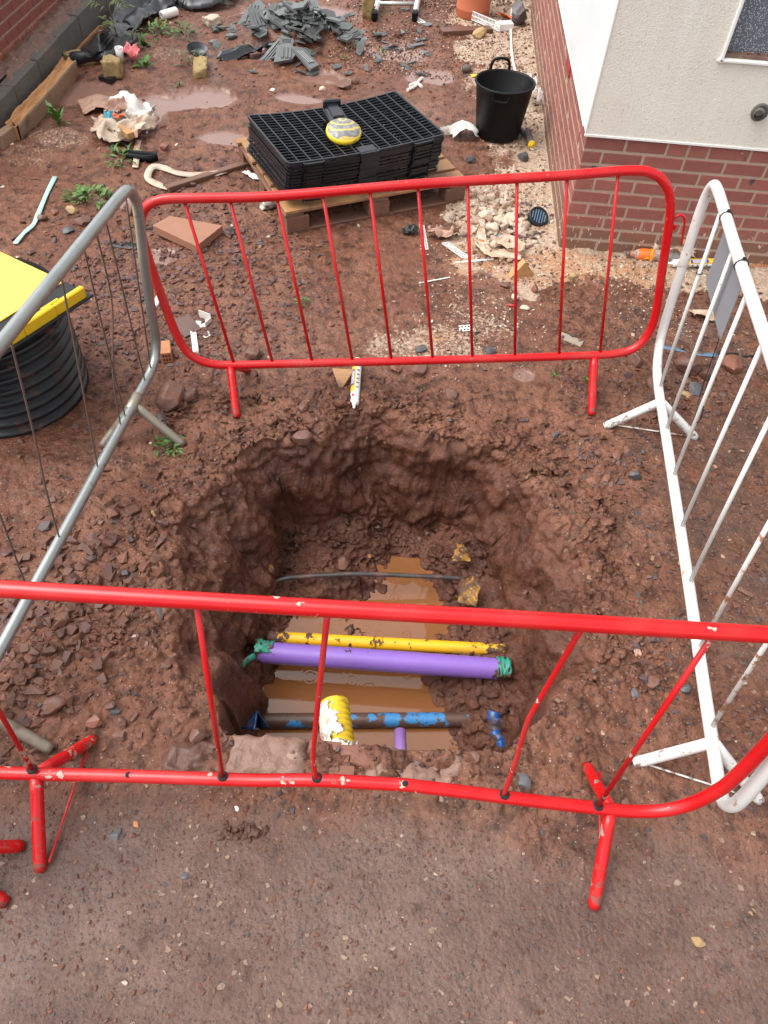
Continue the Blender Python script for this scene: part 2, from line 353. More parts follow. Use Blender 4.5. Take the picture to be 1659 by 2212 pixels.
def paint(name, col, chip, lo, hi, s2, rust=None, rough=.2):
    n = N(name); c = n.mix(n.noise(6, 4), tuple(x*.92 for x in col), tuple(min(1, x*1.08) for x in col))
    mk = n.ramp(n.noise(s2, 5, .6), lo, hi); c = n.mix(mk, c, chip)
    if rust: m2 = n.ramp(n.noise(28, 6, .7), rust, rust+.05); c = n.mix(m2, c, (.24, .075, .03))
    sx = n.t.nodes.new('ShaderNodeSeparateXYZ'); n.L(n.obj, sx.inputs[0])
    ms = n.math('MULTIPLY', n.ramp(n.math('ADD', n.noise(34, 6, .75), n.math('MULTIPLY', sx.outputs[2], -.55)), .50, .57), .9)
    c = n.mix(ms, c, (.155, .078, .054)); fa = n.ramp(n.noise(2.5, 4), .45, .75); c = n.mix(n.math('MULTIPLY', fa, .16), c, (.45, .22, .18))
    return n.set(c, n.fmix(n.math('MAXIMUM', mk, ms), n.fmix(n.noise(5, 5), rough*.7, rough*1.8), .6), n.bump(n.noise(9, 4), .06, .004, n.bump(mk, .4, .0015)), spec=.5)
M_REDP = paint('glossy_red_paint', RED, (.40, .06, .05), .66, .70, 30)
M_REDW = paint('worn_red_paint', RED, (.50, .40, .32), .640, .652, 17)
M_REDWW = paint('chipped_red_paint', RED, (.33, .27, .22), .60, .615, 17)
M_WHITEP = paint('white_paint', (.70, .69, .66), (.42, .24, .13), .66, .70, 22, .655, .3)
M_WHITER = paint('rusty_white_paint', (.70, .68, .63), (.36, .17, .08), .56, .62, 26, .60, .4)
M_GALV = mat('galvanised_steel', (.37, .395, .39), .38, .22, 12, .1, 60, .002, metal=.75, col2=(.20, .145, .10), lo=.60, hi=.72, s2=9)
M_GALVM = mat('muddy_galvanised_steel', (.33, .30, .24), .45, .25, 12, .15, 60, .002, metal=.6, col2=(.20, .125, .08), lo=.45, hi=.65, s2=9)
M_WIRE = mat('rusty_wire', (.17, .13, .11), .5, .3, 40, .1, metal=.5)
M_ALU = mat('aluminium', (.62, .64, .62), .35, .1, 20, .05, metal=.8)
M_BLACK = mat('black_plastic', (.012, .0135, .015), .38, .3, 12, .1, 60, .002, spec=.35)
M_BLACKG = mat('glossy_black_plastic', (.012, .0145, .018), .24, .3, 8, .08, 40, .002, spec=.42)
M_RUBBER = mat('black_rubber', (.007, .008, .009), .45, .25, 6, .1, 50, .002, col2=(.03, .025, .022), lo=.6, hi=.8, s2=8, spec=.18)
M_RISER = mat('black_corrugated_plastic', (.010, .0125, .015), .30, .25, 12, .08, 50, .002, col2=(.10, .045, .030), lo=.56, hi=.70, s2=9, spec=.4)
M_YELP = mat('yellow_plastic', (.76, .50, .015), .42, .06, 8, .05, 60, .002, col2=(.45, .32, .05), lo=.70, hi=.78, s2=8)
M_YELLID = mat('pale_yellow_sheet', (.80, .545, .085), .45, .05, 8, .04, col2=(.40, .26, .07), lo=.66, hi=.76, s2=11)
def pipemat(name, col, half, lo, hi, s2, rough=.3, stretch=None):
    n = N(name); sx = n.t.nodes.new('ShaderNodeSeparateXYZ'); n.L(n.obj, sx.inputs[0])
    c = n.mix(n.noise(5, 4), tuple(q*.9 for q in col), tuple(min(1, q*1.1) for q in col))
    c = n.mix(n.math('MULTIPLY', n.ramp(n.noise(3, 5, .7, (1, 6, 6)), .5, .75), .30), c, (.17, .085, .06))
    en = n.ramp(n.math('ADD', n.math('ABSOLUTE', sx.outputs[0]), n.math('MULTIPLY', n.math('SUBTRACT', n.noise(13, 6, .7), .5), .45)), half, half+.02)
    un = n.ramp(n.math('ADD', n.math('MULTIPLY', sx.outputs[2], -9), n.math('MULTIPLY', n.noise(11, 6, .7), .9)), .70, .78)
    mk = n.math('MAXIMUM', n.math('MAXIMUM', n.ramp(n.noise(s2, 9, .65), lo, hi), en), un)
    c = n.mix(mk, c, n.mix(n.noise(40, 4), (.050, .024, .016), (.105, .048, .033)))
    return n.set(c, n.fmix(mk, n.fmix(n.noise(7, 4), rough*.8, rough*1.5), .65), n.bump(n.noise(60, 4), n.fmix(mk, .03, .5), .004, n.bump(mk, .7, .004)))
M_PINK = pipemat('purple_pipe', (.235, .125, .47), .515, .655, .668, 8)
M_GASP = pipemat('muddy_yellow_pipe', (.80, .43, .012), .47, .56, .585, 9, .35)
M_STUB = mat('muddy_lilac_pipe', (.30, .16, .42), .35, .15, 12, .08, col2=(.16, .08, .06), lo=.6, hi=.7, s2=30)
M_BLUEP = mat('muddy_blue_pipe', (.095, .052, .038), .45, .3, 12, .4, 40, .006, col2=(.04, .22, .48), lo=.575, hi=.62, s2=9, det2=8, rough2=.45)
M_CABLE = mat('muddy_cable', (.055, .048, .046), .35, .3, 12, .2, 40, .003, col2=(.14, .075, .055), lo=.5, hi=.65, s2=14)
M_DUCT = mat('yellow_duct', (.72, .49, .02), .4, .2, 14, .1, 60, .002, col2=(.16, .10, .035), lo=.56, hi=.70, s2=16)
n = N('printed_white_sack'); wv = n.t.nodes.new('ShaderNodeTexWave'); wv.bands_direction = 'Z'; wv.inputs['Scale'].default_value = 42; wv.inputs['Distortion'].default_value = 1.2; n.L(n.obj, wv.inputs['Vector'])
pm = n.math('MULTIPLY', n.ramp(wv.outputs['Fac'], .80, .88), n.ramp(n.noise(11, 2), .45, .52))
c = n.mix(n.noise(14, 5), (.62, .52, .43), (.80, .72, .63)); c = n.mix(pm, c, (.06, .05, .05)); c = n.mix(n.ramp(n.noise(9, 5), .56, .7), c, (.36, .20, .13))
M_SACK = n.set(c, .7, n.bump(n.noise(30, 5, .7), .4, .006))
M_CREAMCLOTH = mat('muddy_cream_cloth', (.54, .44, .34), .85, .2, 9, .4, 70, .004, col2=(.34, .18, .115), lo=.46, hi=.66, s2=6)
M_WHITECLOTH = mat('white_sheet', (.62, .59, .55), .7, .1, 8, .25, 40, .004, col2=(.48, .33, .24), lo=.6, hi=.8, s2=6)
M_BROWNBAG = mat('brown_wet_paper', (.36, .21, .15), .5, .25, 9, .3, 30, .005)
M_MEMB = mat('black_membrane', (.014, .017, .022), .36, .3, 5, .1, 10, .004, col2=(.07, .045, .035), lo=.64, hi=.78, s2=5, spec=.8)
M_WOOD = mat('pine_wood', (.50, .27, .105), .6, .28, 9, .35, 60, .003, stretch=(2, 12, 12), col2=(.23, .115, .055), lo=.52, hi=.72, s2=6, rnd=.3)
M_WOODD = mat('wet_brown_wood', (.155, .075, .048), .45, .3, 9, .35, 60, .003, stretch=(2, 14, 14), rnd=.3)
M_PALLET = mat('wet_pallet_wood', (.40, .205, .085), .5, .3, 7, .35, 50, .003, stretch=(2, 16, 16), col2=(.17, .085, .055), lo=.47, hi=.68, s2=4, rnd=.35)
M_PALLETD = mat('muddy_pallet_wood', (.20, .10, .062), .55, .3, 7, .35, 50, .003, stretch=(2, 16, 16), col2=(.13, .065, .045), lo=.45, hi=.65, s2=5, rnd=.3)
M_SLEEP = mat('weathered_timber', (.285, .18, .115), .65, .3, 5, .4, 50, .004, stretch=(14, 1.6, 14), col2=(.15, .095, .065), lo=.5, hi=.7, s2=5)
M_SPLIT = mat('split_raw_timber', (.55, .27, .105), .7, .4, 9, .9, 40, .008, stretch=(14, 1.6, 14))
M_PAVER = mat('brown_concrete_slab', (.31, .145, .088), .6, .15, 8, .3, 90, .003, col2=(.20, .095, .062), lo=.55, hi=.7, s2=9)
M_FOAM = mat('yellow_insulation', (.33, .235, .10), .9, .35, 16, .9, 40, .010, col2=(.22, .13, .07), lo=.55, hi=.7, s2=12)
M_WHITEPL = mat('white_plastic', (.80, .80, .78), .4, .04, 20, .05)
M_WHITETRIM = mat('dirty_white_trim', (.72, .68, .62), .5, .1, 20, .15, col2=(.33, .19, .13), lo=.60, hi=.72, s2=14)
M_TERRA = mat('terracotta', (.47, .135, .062), .45, .1, 8, .1, 60, .002)
M_CYAN = mat('pale_green_strap', (.40, .66, .56), .45, .08, 20, .05)
M_GREENT = mat('green_tape', (.03, .25, .17), .4, .3, 20, .2, col2=(.11, .055, .04), lo=.52, hi=.62, s2=24)
M_BLUEB = mat('dark_blue_plastic', (.012, .045, .13), .25, .4, 12, .15, 30, .003, col2=(.06, .035, .03), lo=.52, hi=.65, s2=16)
M_BLUEB2 = mat('blue_plastic_tape', (.012, .075, .26), .3, .3, 12, .15, 30, .003, col2=(.07, .04, .03), lo=.52, hi=.6, s2=18)
M_BLUEST = mat('dull_blue_strip', (.10, .17, .25), .5, .2, 12, .1)
M_OCHTAPE = mat('muddy_ochre_tape', (.33, .165, .032), .4, .35, 14, .35, 40, .004, col2=(.085, .042, .024), lo=.42, hi=.58, s2=18)
M_SIGN = mat('grey_sign_back', (.205, .215, .235), .5, .05, 6, .03)
M_TUBEW = mat('sealant_tube_white', (.78, .77, .74), .4, .05, 10, .05, col2=(.35, .25, .2), lo=.68, hi=.8, s2=10)
M_TUBEY = mat('label_yellow', (.80, .48, .02), .45, .05, 10, .02); M_TUBEB = mat('label_navy', (.035, .03, .24), .45, .05, 10, .02)
M_INK = mat('print_grey', (.12, .12, .12), .5, .1, 10, 0); M_DISCG = None
n = N('muddy_disc'); wv = n.t.nodes.new('ShaderNodeTexWave'); wv.wave_type = 'RINGS'; wv.rings_direction = 'Z'; wv.inputs['Scale'].default_value = 7; wv.inputs['Distortion'].default_value = 4; wv.inputs['Detail'].default_value = 3; wv.inputs['Detail Scale'].default_value = 1.4; mp_ = n.t.nodes.new('ShaderNodeMapping'); mp_.inputs['Location'].default_value = (.012, -.055, 0); n.L(n.obj, mp_.inputs[0]); n.L(mp_.outputs[0], wv.inputs['Vector'])
c = n.mix(n.ramp(n.noise(45, 4), .4, .65), (.16, .16, .155), (.30, .30, .29)); c = n.mix(n.ramp(wv.outputs['Fac'], .80, .90), c, (.56, .42, .10))
M_DISC = n.set(c, .35, n.bump(n.noise(40), .2, .003))
M_DISC_RIM = mat('yellow_rim', (.82, .58, .03), .35, .1, 10, .05, col2=(.4, .28, .05), lo=.6, hi=.7)
M_ORANGE = mat('orange_label', (.80, .16, .02), .4, .1, 10, .02); M_REDL = mat('red_print', (.5, .02, .02), .5, .1, 10, 0)
M_YPRINT = mat('yellow_print', (.85, .55, .03), .5, .05, 10, 0)
n = N('clear_bottle'); M_CLEAR = n.set((.85, .82, .78), .1, None, 0, .5, **{'Transmission Weight': .75, 'IOR': 1.2})
n = N('clear_film'); M_FILM = n.set(n.mix(n.noise(12), (.75, .72, .70), (.9, .88, .86)), .25, n.bump(n.noise(25), .4, .004), 0, .6, **{'Alpha': .55})
n = N('brown_film'); M_FILMB = n.set(n.mix(n.ramp(n.noise(9, 5), .3, .7), (.50, .31, .20), (.72, .55, .42)), .35, n.bump(n.noise(25), .5, .004), 0, .6, **{'Alpha': .85})
M_ORFILM = mat('orange_film', (.75, .14, .03), .4, .2, 10, .1); M_PINKF = mat('pink_film', (.62, .16, .17), .4, .3, 12, .2)
M_LEAF = mat('weed_leaf', (.085, .19, .028), .5, .35, 12, .2, 60, .003, rnd=.4, **{'Subsurface Weight': .05})
M_LEAFD = mat('dull_leaf', (.10, .15, .045), .6, .35, 12, .2, 60, .003, rnd=.4)
M_STEM = mat('plant_stem', (.12, .085, .06), .6, .2, 20, .1)
M_TIE = mat('cable_tie', (.008, .008, .009), .4, .1, 10, 0)
M_HOLE = mat('dark_hole', (.012, .01, .01), .8, .1, 10, 0)
M_VENT = mat('red_vent', (.30, .045, .04), .5, .1, 10, .05)
M_RAGBLUE = mat('blue_rag', (.05, .28, .38), .6, .2, 10, .1)
M_TERRABLOCK = mat('clay_block', (.50, .215, .095), .7, .2, 30, .4, 60, .003, rnd=.2)
M_METALPL = mat('rusty_metal_plate', (.14, .085, .068), .5, .25, 12, .2, metal=.3)

# ------------------------------------------------------------------ mesh building
def nrm(v): v = np.asarray(v, float); return v/(np.linalg.norm(v)+1e-12)
def wloc(o):
    v = Vector((0, 0, 0))
    while o is not None: v += o.location; o = o.parent
    return v
def link(name, me, parent=None, origin=None):
    o = bpy.data.objects.new(name, me); COL.objects.link(o)
    if parent is not None: o.parent = parent
    elif origin is not None: o.location = Vector(origin)
    return o
class MB:
    def __init__(s): s.v = []; s.f = []; s.mi = []; s.sm = []; s.k = 0
    def add(s, vs, fs, mi=0, smooth=False):
        vs = np.asarray(vs, float); base = s.k
        s.v.append(vs); s.k += len(vs)
        for f in fs: s.f.append([i+base for i in f]); s.mi.append(mi); s.sm.append(smooth)
        return s
    def box(s, c, size, rot=None, mi=0, bev=0, jit=0, seed=None):
        hx, hy, hz = np.array(size)/2
        if bev > 0:
            b = min(bev, hx*.9, hy*.9, hz*.9); vs = []
            for sx in (-1, 1):
                for sy in (-1, 1):
                    for sz in (-1, 1):
                        vs += [(sx*(hx-b), sy*(hy-b), sz*hz), (sx*(hx-b), sy*hy, sz*(hz-b)), (sx*hx, sy*(hy-b), sz*(hz-b))]
            vs = np.array(vs)
            bm = bmesh.new(); [bm.verts.new(v) for v in vs]; bm.verts.ensure_lookup_table()
            bmesh.ops.convex_hull(bm, input=bm.verts); bmesh.ops.dissolve_limit(bm, angle_limit=.01, verts=bm.verts, edges=bm.edges)
            bm.verts.index_update(); vs = np.array([v.co[:] for v in bm.verts]); fs = [[v.index for v in f.verts] for f in bm.faces]; bm.free()
        else:
            vs = np.array([(sx*hx, sy*hy, sz*hz) for sx in (-1, 1) for sy in (-1, 1) for sz in (-1, 1)])
            fs = [(0,1,3,2),(4,6,7,5),(0,4,5,1),(2,3,7,6),(0,2,6,4),(1,5,7,3)]
        if jit: vs = vs + RNG.normal(0, jit, vs.shape)
        if rot is not None: vs = vs @ np.asarray(rot).T
        return s.add(vs+np.asarray(c, float), fs, mi)
    def tube(s, path, r, n=10, cap=True, mi=0, closed=False, smooth=True):
        P = [np.asarray(p, float) for p in path]; m = len(P)
        rs = r if hasattr(r, '__len__') else [r]*m
        tang = []
        for i in range(m):
            a = P[(i-1) % m] if (closed or i > 0) else P[i]; b = P[(i+1) % m] if (closed or i < m-1) else P[i]
            tang.append(nrm(b-a))
        u = np.cross(tang[0], [0, 0, 1.0])
        if np.linalg.norm(u) < 1e-3: u = np.cross(tang[0], [1.0, 0, 0])
        u = nrm(u); vs = []; fs = []
        for i in range(m):
            u = nrm(u - tang[i]*(u@tang[i])); w_ = np.cross(tang[i], u)
            for j in range(n):
                a = 2*math.pi*j/n; vs.append(P[i]+rs[i]*(math.cos(a)*u+math.sin(a)*w_))
        for i in range(m if closed else m-1):
            for j in range(n):
                a = i*n+j; b = i*n+(j+1) % n; c = ((i+1) % m)*n+(j+1) % n; d = ((i+1) % m)*n+j
                fs.append((a, b, c, d))
        s.add(vs, fs, mi, smooth)
        if cap and not closed:
            s.f.append([s.k-len(vs)+j for j in reversed(range(n))]); s.mi.append(mi); s.sm.append(False)
            s.f.append([s.k-n+j for j in range(n)]); s.mi.append(mi); s.sm.append(False)
        return s
    def lathe(s, prof, n=32, o=(0, 0, 0), axis=(0, 0, 1), mi=0, smooth=True, arc=None):
        ax = nrm(axis); u = np.cross(ax, [0, 1, 0]);
        if np.linalg.norm(u) < 1e-3: u = np.cross(ax, [1, 0, 0])
        u = nrm(u); w_ = np.cross(ax, u); vs = []; fs = []; o = np.asarray(o, float)
        full = arc is None; a0, a1 = (0, 2*math.pi) if full else arc; cnt = n if full else n+1
        for (r, h) in prof:
            for j in range(cnt):
                a = a0+(a1-a0)*j/n; vs.append(o+ax*h+r*(math.cos(a)*u+math.sin(a)*w_))
        for i in range(len(prof)-1):
            for j in range(n):
                b = (j+1) % cnt
                fs.append((i*cnt+j, i*cnt+b, (i+1)*cnt+b, (i+1)*cnt+j))
        return s.add(vs, fs, mi, smooth)
    def hull(s, pts, mi=0, smooth=False):
        bm = bmesh.new(); [bm.verts.new(tuple(p)) for p in pts]
        bmesh.ops.convex_hull(bm, input=bm.verts)
        for v in [v for v in bm.verts if not v.link_faces]: bm.verts.remove(v)
        bm.verts.index_update(); vs = [v.co[:] for v in bm.verts]; fs = [[v.index for v in f.verts] for f in bm.faces]; bm.free()
        return s.add(vs, fs, mi, smooth)
    def grid(s, fn, nu, nv, mi=0, smooth=True, keep=None):
        U, V = np.meshgrid(np.linspace(0, 1, nu), np.linspace(0, 1, nv)); vs = fn(U.ravel(), V.ravel()); fs = []
        for j in range(nv-1):
            for i in range(nu-1):
                if keep is not None and not keep((i+.5)/(nu-1), (j+.5)/(nv-1)): continue
                a = j*nu+i; fs.append((a, a+1, a+nu+1, a+nu))
        return s.add(vs, fs, mi, smooth)
    def build(s, name, mats, parent=None, origin=None, solid=0):
        vs = np.concatenate(s.v) if s.v else np.zeros((0, 3))
        off = np.array(wloc(parent)) if parent is not None else (np.array(origin, float) if origin is not None else np.zeros(3))
        me = bpy.data.meshes.new(name); me.from_pydata((vs-off).tolist(), [], s.f)
        for mm in (mats if isinstance(mats, (list, tuple)) else [mats]): me.materials.append(mm)
        me.polygons.foreach_set('material_index', s.mi); me.polygons.foreach_set('use_smooth', s.sm); me.update()
        o = link(name, me, parent, off if parent is None else None)
        if solid:
            md = o.modifiers.new('solid', 'SOLIDIFY'); md.thickness = solid
        return o
def tag(o, label=None, cat=None, group=None, kind=None):
    for k, v in (('label', label), ('category', cat), ('group', group), ('kind', kind)):
        if v: o[k] = v
    return o
def thing(name, loc, label, cat, group=None):
    o = bpy.data.objects.new(name, None); COL.objects.link(o); o.location = Vector(loc); o.empty_display_size = .1
    return tag(o, label, cat, group)
def children(o): return [c for c in o.children]
def copy_tree(o, parent=None):
    c = o.copy(); COL.objects.link(c)
    if parent is not None: c.parent = parent
    for ch in children(o): copy_tree(ch, c)
    return c
def np_mesh(name, V, F, mat_, tint=None, smooth=False):
    """V (n,3), F (m,k) arrays"""
    me = bpy.data.meshes.new(name); k = F.shape[1]
    me.vertices.add(len(V)); me.vertices.foreach_set('co', V.astype(np.float32).ravel())
    me.loops.add(F.size); me.loops.foreach_set('vertex_index', F.astype(np.int32).ravel())
    me.polygons.add(len(F)); me.polygons.foreach_set('loop_start', np.arange(0, F.size, k, dtype=np.int32))
    me.polygons.foreach_set('use_smooth', np.full(len(F), smooth))
    me.update(calc_edges=True); me.materials.append(mat_)
    if tint is not None:
        for nm, t in tint.items():
            a = me.attributes.new(nm, 'FLOAT_COLOR', 'POINT'); a.data.foreach_set('color', np.concatenate([t, np.ones((len(t), 1))], 1).astype(np.float32).ravel())
    return me
def rotz(a): c, s_ = math.cos(a), math.sin(a); return np.array([[c, -s_, 0], [s_, c, 0], [0, 0, 1]])
def rot(ax, a): return np.array(Matrix.Rotation(a, 3, Vector(ax)))
def spline(P, k=6, closed=False):
    P = [np.asarray(p, float) for p in P]; n_ = len(P); out = []
    for i in range(n_ if closed else n_-1):
        p0 = P[(i-1) % n_] if (closed or i > 0) else P[0]; p1 = P[i]; p2 = P[(i+1) % n_]; p3 = P[(i+2) % n_] if (closed or i+2 < n_) else P[-1]
        for j in range(k):
            t = j/k; out.append(.5*((2*p1)+(-p0+p2)*t+(2*p0-5*p1+4*p2-p3)*t*t+(-p0+3*p1-3*p2+p3)*t**3))
    if not closed: out.append(P[-1])
    return out

# ------------------------------------------------------------------ the ground
def make_ground():
    ys = [-.25]; y = -.25
    while y < 9.7:
        d = .0066 if y < 2.15 else (.0034 if (y > 2.15 and y < 2.66) else .0066 if y < 2.56 else .0066+(y-2.56)*.0036)
        if y < .05: d = .012
        y += d; ys.append(y)
    ys = np.array([-60, -20, -6, -2, -.8] + ys + [10.2, 11, 13, 17, 25, 40, 80])
    u = np.linspace(0, 1, 760); u = np.concatenate([[-40, -12, -4, -1.5, -.6, -.25, -.08], u, [1.08, 1.25, 1.6, 2.5, 5, 13, 41]])
    le = -1.75-.26*np.clip(ys, 0, 10); ri = 1.95+.02*np.clip(ys, 0, 10)
    X = le[:, None]+(ri-le)[:, None]*u[None, :]; Y = np.repeat(ys[:, None], len(u), 1)
    z, sand, wet, tar, clay, pud, dark, rough = terrain(X, Y, True)
    nv, nu = X.shape
    # undercut and crumble the walls of the hole
    gy = np.gradient(z, axis=0)/np.gradient(Y, axis=0); gx = np.gradient(z, axis=1)/np.gradient(X, axis=1); sl_ = np.hypot(gx, gy)
    m = (np.abs(X) < 1.1) & (Y > 1.04) & (Y < 2.9); k = sm(.25, 1.0, sl_[m])*sm(1.16, 1.4, Y[m]); nl = np.sqrt(1+sl_[m]**2); x_, y_, z_ = X[m], Y[m], z[m]
    a = .050*perlin3(x_*5, y_*5, z_*6, 1)+.034*np.abs(perlin3(x_*11, y_*11, z_*13, 2))+.020*perlin3(x_*23, y_*23, z_*26, 3)+.009*perlin3(x_*52, y_*52, z_*55, 4)
    a = a*k; X = X.copy(); Y = Y.copy(); z = z.copy()
    X[m] += -gx[m]/nl*a; Y[m] += -gy[m]/nl*a; z[m] += a/nl
    V = np.stack([X, Y, z], -1).reshape(-1, 3)
    idx = np.arange(nv*nu).reshape(nv, nu); F = np.stack([idx[:-1, :-1], idx[:-1, 1:], idx[1:, 1:], idx[1:, :-1]], -1).reshape(-1, 4)
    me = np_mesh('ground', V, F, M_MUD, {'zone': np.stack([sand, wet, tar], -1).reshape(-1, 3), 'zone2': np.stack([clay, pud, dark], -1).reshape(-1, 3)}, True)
    tag(link('ground', me), 'wet reddish brown mud of the building site', None, None, 'structure')
make_ground()
def make_water():
    nx, ny = 260, 260; xs = np.linspace(-.62, .62, nx); ys = np.linspace(1.0, 2.25, ny); X, Y = np.meshgrid(xs, ys); Z = np.full(X.shape, WATER_Z)
    for (px, py, r) in [(676,1450,.035),(671,1462,.05),(750,1447,.03),(760,1471,.03),(797,1490,.045),(648,1500,.02),(700,1372,.05),(745,1352,.03),(818,1372,.03),(877,1372,.03),(850,1290,.03),(800,1500,.02),(980,1610,.03),(880,1460,.02),(640,1388,.03),(790,1362,.03)]:
        c = G(px, py, WATER_Z); d = np.hypot(X-c[0], Y-c[1]); Z += .00045*np.sin(d*2*math.pi/.016)*np.exp(-((d-r*.6)/(r*.45))**2)
    idx = np.arange(nx*ny).reshape(ny, nx); F = np.stack([idx[:-1, :-1], idx[:-1, 1:], idx[1:, 1:], idx[1:, :-1]], -1).reshape(-1, 4)
    me = np_mesh('water', np.stack([X, Y, Z], -1).reshape(-1, 3), F, M_WATER, None, True)
    tag(link('water', me), 'muddy orange-brown water in the bottom of the hole', None, None, 'structure')
make_water()

# ------------------------------------------------------------------ house (rendered walls on a brick plinth)
HX, HY, TOPZ = .843, 4.22, .683
def brick_mesh(w_, d_, h_, mats, seed):
    random.seed(seed); b = MB(); b.box((0, 0, 0), (w_, d_, h_), bev=.004, jit=.0008); o = b.build('brick', mats); me = o.data; bpy.data.objects.remove(o); return me
def make_house():
    H = thing('house', (HX, HY, 0), 'pale rendered house standing on a red brick base', 'house')
    mb = MB(); 
    mb.box((HX+3.002, HY+.102, .2), (6, .20, TOPZ+.385+.0), mi=0); mb.box((HX+.102, HY+3.1, .2), (.20, 5.75, TOPZ+.38))
    pl = mb.build('brick_base', M_MORTAR, H)
    bl = brick_mesh(.2145, .1025, .0645, M_BRICK, 1); bl2 = brick_mesh(.2145, .1025, .0645, M_BRICK, 2); bh = brick_mesh(.1025, .1025, .0645, M_BRICK, 3); bo = brick_mesh(.1025, .1025, .0645, M_BRICK_OR, 4)
    bs = [bl, bl2]
    def put(me, x, y, z, a=0):
        o = bpy.data.objects.new('brick', me); COL.objects.link(o); o.parent = pl
        o.location = Vector((x+random.uniform(-.001, .001)-HX, y+random.uniform(-.0008, .0008)-HY, z)); o.rotation_euler = (random.uniform(-.004, .004), random.uniform(-.004, .004), a+random.uniform(-.006, .006))
    for k in range(1, 11):
        zc = .596+.0375-.075*(k-1); odd = k % 2 == 1
        # front course
        x = HX + (0 if odd else .1125); first = True
        while x < 2.35:
            if k == 1 and abs(x-(HX+.45)) < .01:
                put(bh, x+.05125, HY+.05125, zc); put(bh, x+.1125+.05125, HY+.05125, zc); x += .225; continue
            put(random.choice(bs), x+.10725, HY+.05125, zc); x += .225
        y = HY + (.1125 if odd else 0); first = True
        while y < 9.6:
            put(random.choice(bs), HX+.05125, y+.10725, zc, math.pi/2); y += .225
    # render: front panel with a window opening, one mesh of grid cells
    WX0, WX1, WZ0, WZ1 = 1.405, 2.5, 1.10, 2.3
    r = MB()
    y0 = HY-.010; y1 = HY+.003
    xs = [HX-.012, WX0, WX1, 6.5]; zs = [TOPZ, WZ0, WZ1, 5.0]
    vid = {}; vs = []; fs = []
    for jj, yy in enumerate((y0, y1)):
        for i, x in enumerate(xs):
            for j, z in enumerate(zs): vid[(i, j, jj)] = len(vs); vs.append((x, yy, z))
    for i in range(3):
        for j in range(3):
            if (i, j) == (1, 1): continue
            for jj in (0, 1): fs.append([vid[(i, j, jj)], vid[(i+1, j, jj)], vid[(i+1, j+1, jj)], vid[(i, j+1, jj)]][::1 if jj == 0 else -1])
    for (a, b) in (((1, 1), (1, 2)), ((1, 2), (2, 2)), ((2, 2), (2, 1)), ((2, 1), (1, 1))): fs.append([vid[(*a, 0)], vid[(*b, 0)], vid[(*b, 1)], vid[(*a, 1)]])
    per = [(i, 0) for i in range(4)]+[(3, j) for j in range(1, 4)]+[(i, 3) for i in (2, 1, 0)]+[(0, j) for j in (2, 1)]
    for q in range(len(per)): a = per[q]; b = per[(q+1) % len(per)]; fs.append([vid[(*b, 0)], vid[(*a, 0)], vid[(*a, 1)], vid[(*b, 1)]])
    r.add(vs, fs); r.build('front_render', M_RENDER, H)
    r = MB(); r.box((HX+.094, HY+.0045+2.9, (TOPZ+5)/2), (.212, 5.8, 5-TOPZ)); r.build('side_render', M_RENDER_W, H)
    b = MB(); b.box((HX+2.9, HY-.0085, TOPZ-.004), (5.83, .014, .010)); b.box((HX-.0085, HY+2.95, TOPZ-.004), (.010, 5.7, .010)); b.box((HX-.013, HY-.011, 2.84), (.006, .006, 4.3)); b.build('render_bead', M_BEAD, H)
    roof = MB(); roof.box((HX+3.2, HY+3.0, 5.12), (7.0, 6.6, .2)); roof.build('roof', M_SLATE, H)
    w_ = MB()
    for c_, s_ in (((WX0-.006, HY+.012, (WZ0+WZ1)/2), (.016, .075, WZ1-WZ0+.04)), ((WX1+.006, HY+.012, (WZ0+WZ1)/2), (.016, .075, WZ1-WZ0+.04)), (((WX0+WX1)/2, HY+.012, WZ0-.010), (WX1-WX0+.05, .075, .014)), (((WX0+WX1)/2, HY+.012, WZ1+.01), (WX1-WX0+.05, .075, .016))): w_.box(c_, s_, bev=.003)
    wo_ = w_.build('window', M_BEAD, H)
    g = MB(); g.box(((WX0+WX1)/2, HY+.05, (WZ0+WZ1)/2), (WX1-WX0-.002, .012, WZ1-WZ0-.002)); g.build('pane', M_GLASS, wo_)
    g = MB(); g.box(((WX0+WX1)/2, HY+.018, WZ0+.008), (WX1-WX0-.004, .05, .012)); 
    for i in range(60): g.hull(RNG.normal(0, .006, (8, 3))+np.array([WX0+.01+RNG.random()*(WX1-WX0-.03), HY+.015+RNG.random()*.015, WZ0+.018]))
    g.build('sill', M_SOIL, wo_)
    p = MB(); p.lathe([(.022, .06), (.027, .05), (.027, -.03), (.02, -.03), (.02, .05)], 20, (1.688, HY-.005, .865), (-.35, -1, .1)); p.lathe([(.045, 0), (.045, .004), (.03, .012), (.03, 0)], 16, (1.688, HY-.01, .865), (0, -1, 0)); p.build('pipe_stub', M_CONCW, H)
    v = MB()
    for j in range(3):
        for i in range(9): v.box((HX-.006, 5.22+i*.024, .60+j*.024), (.012, .017, .016), bev=.002)
    v.box((HX+.002, 5.22+.096, .624), (.01, .225, .075)); v.build('air_vent', M_VENT, H)
make_house()
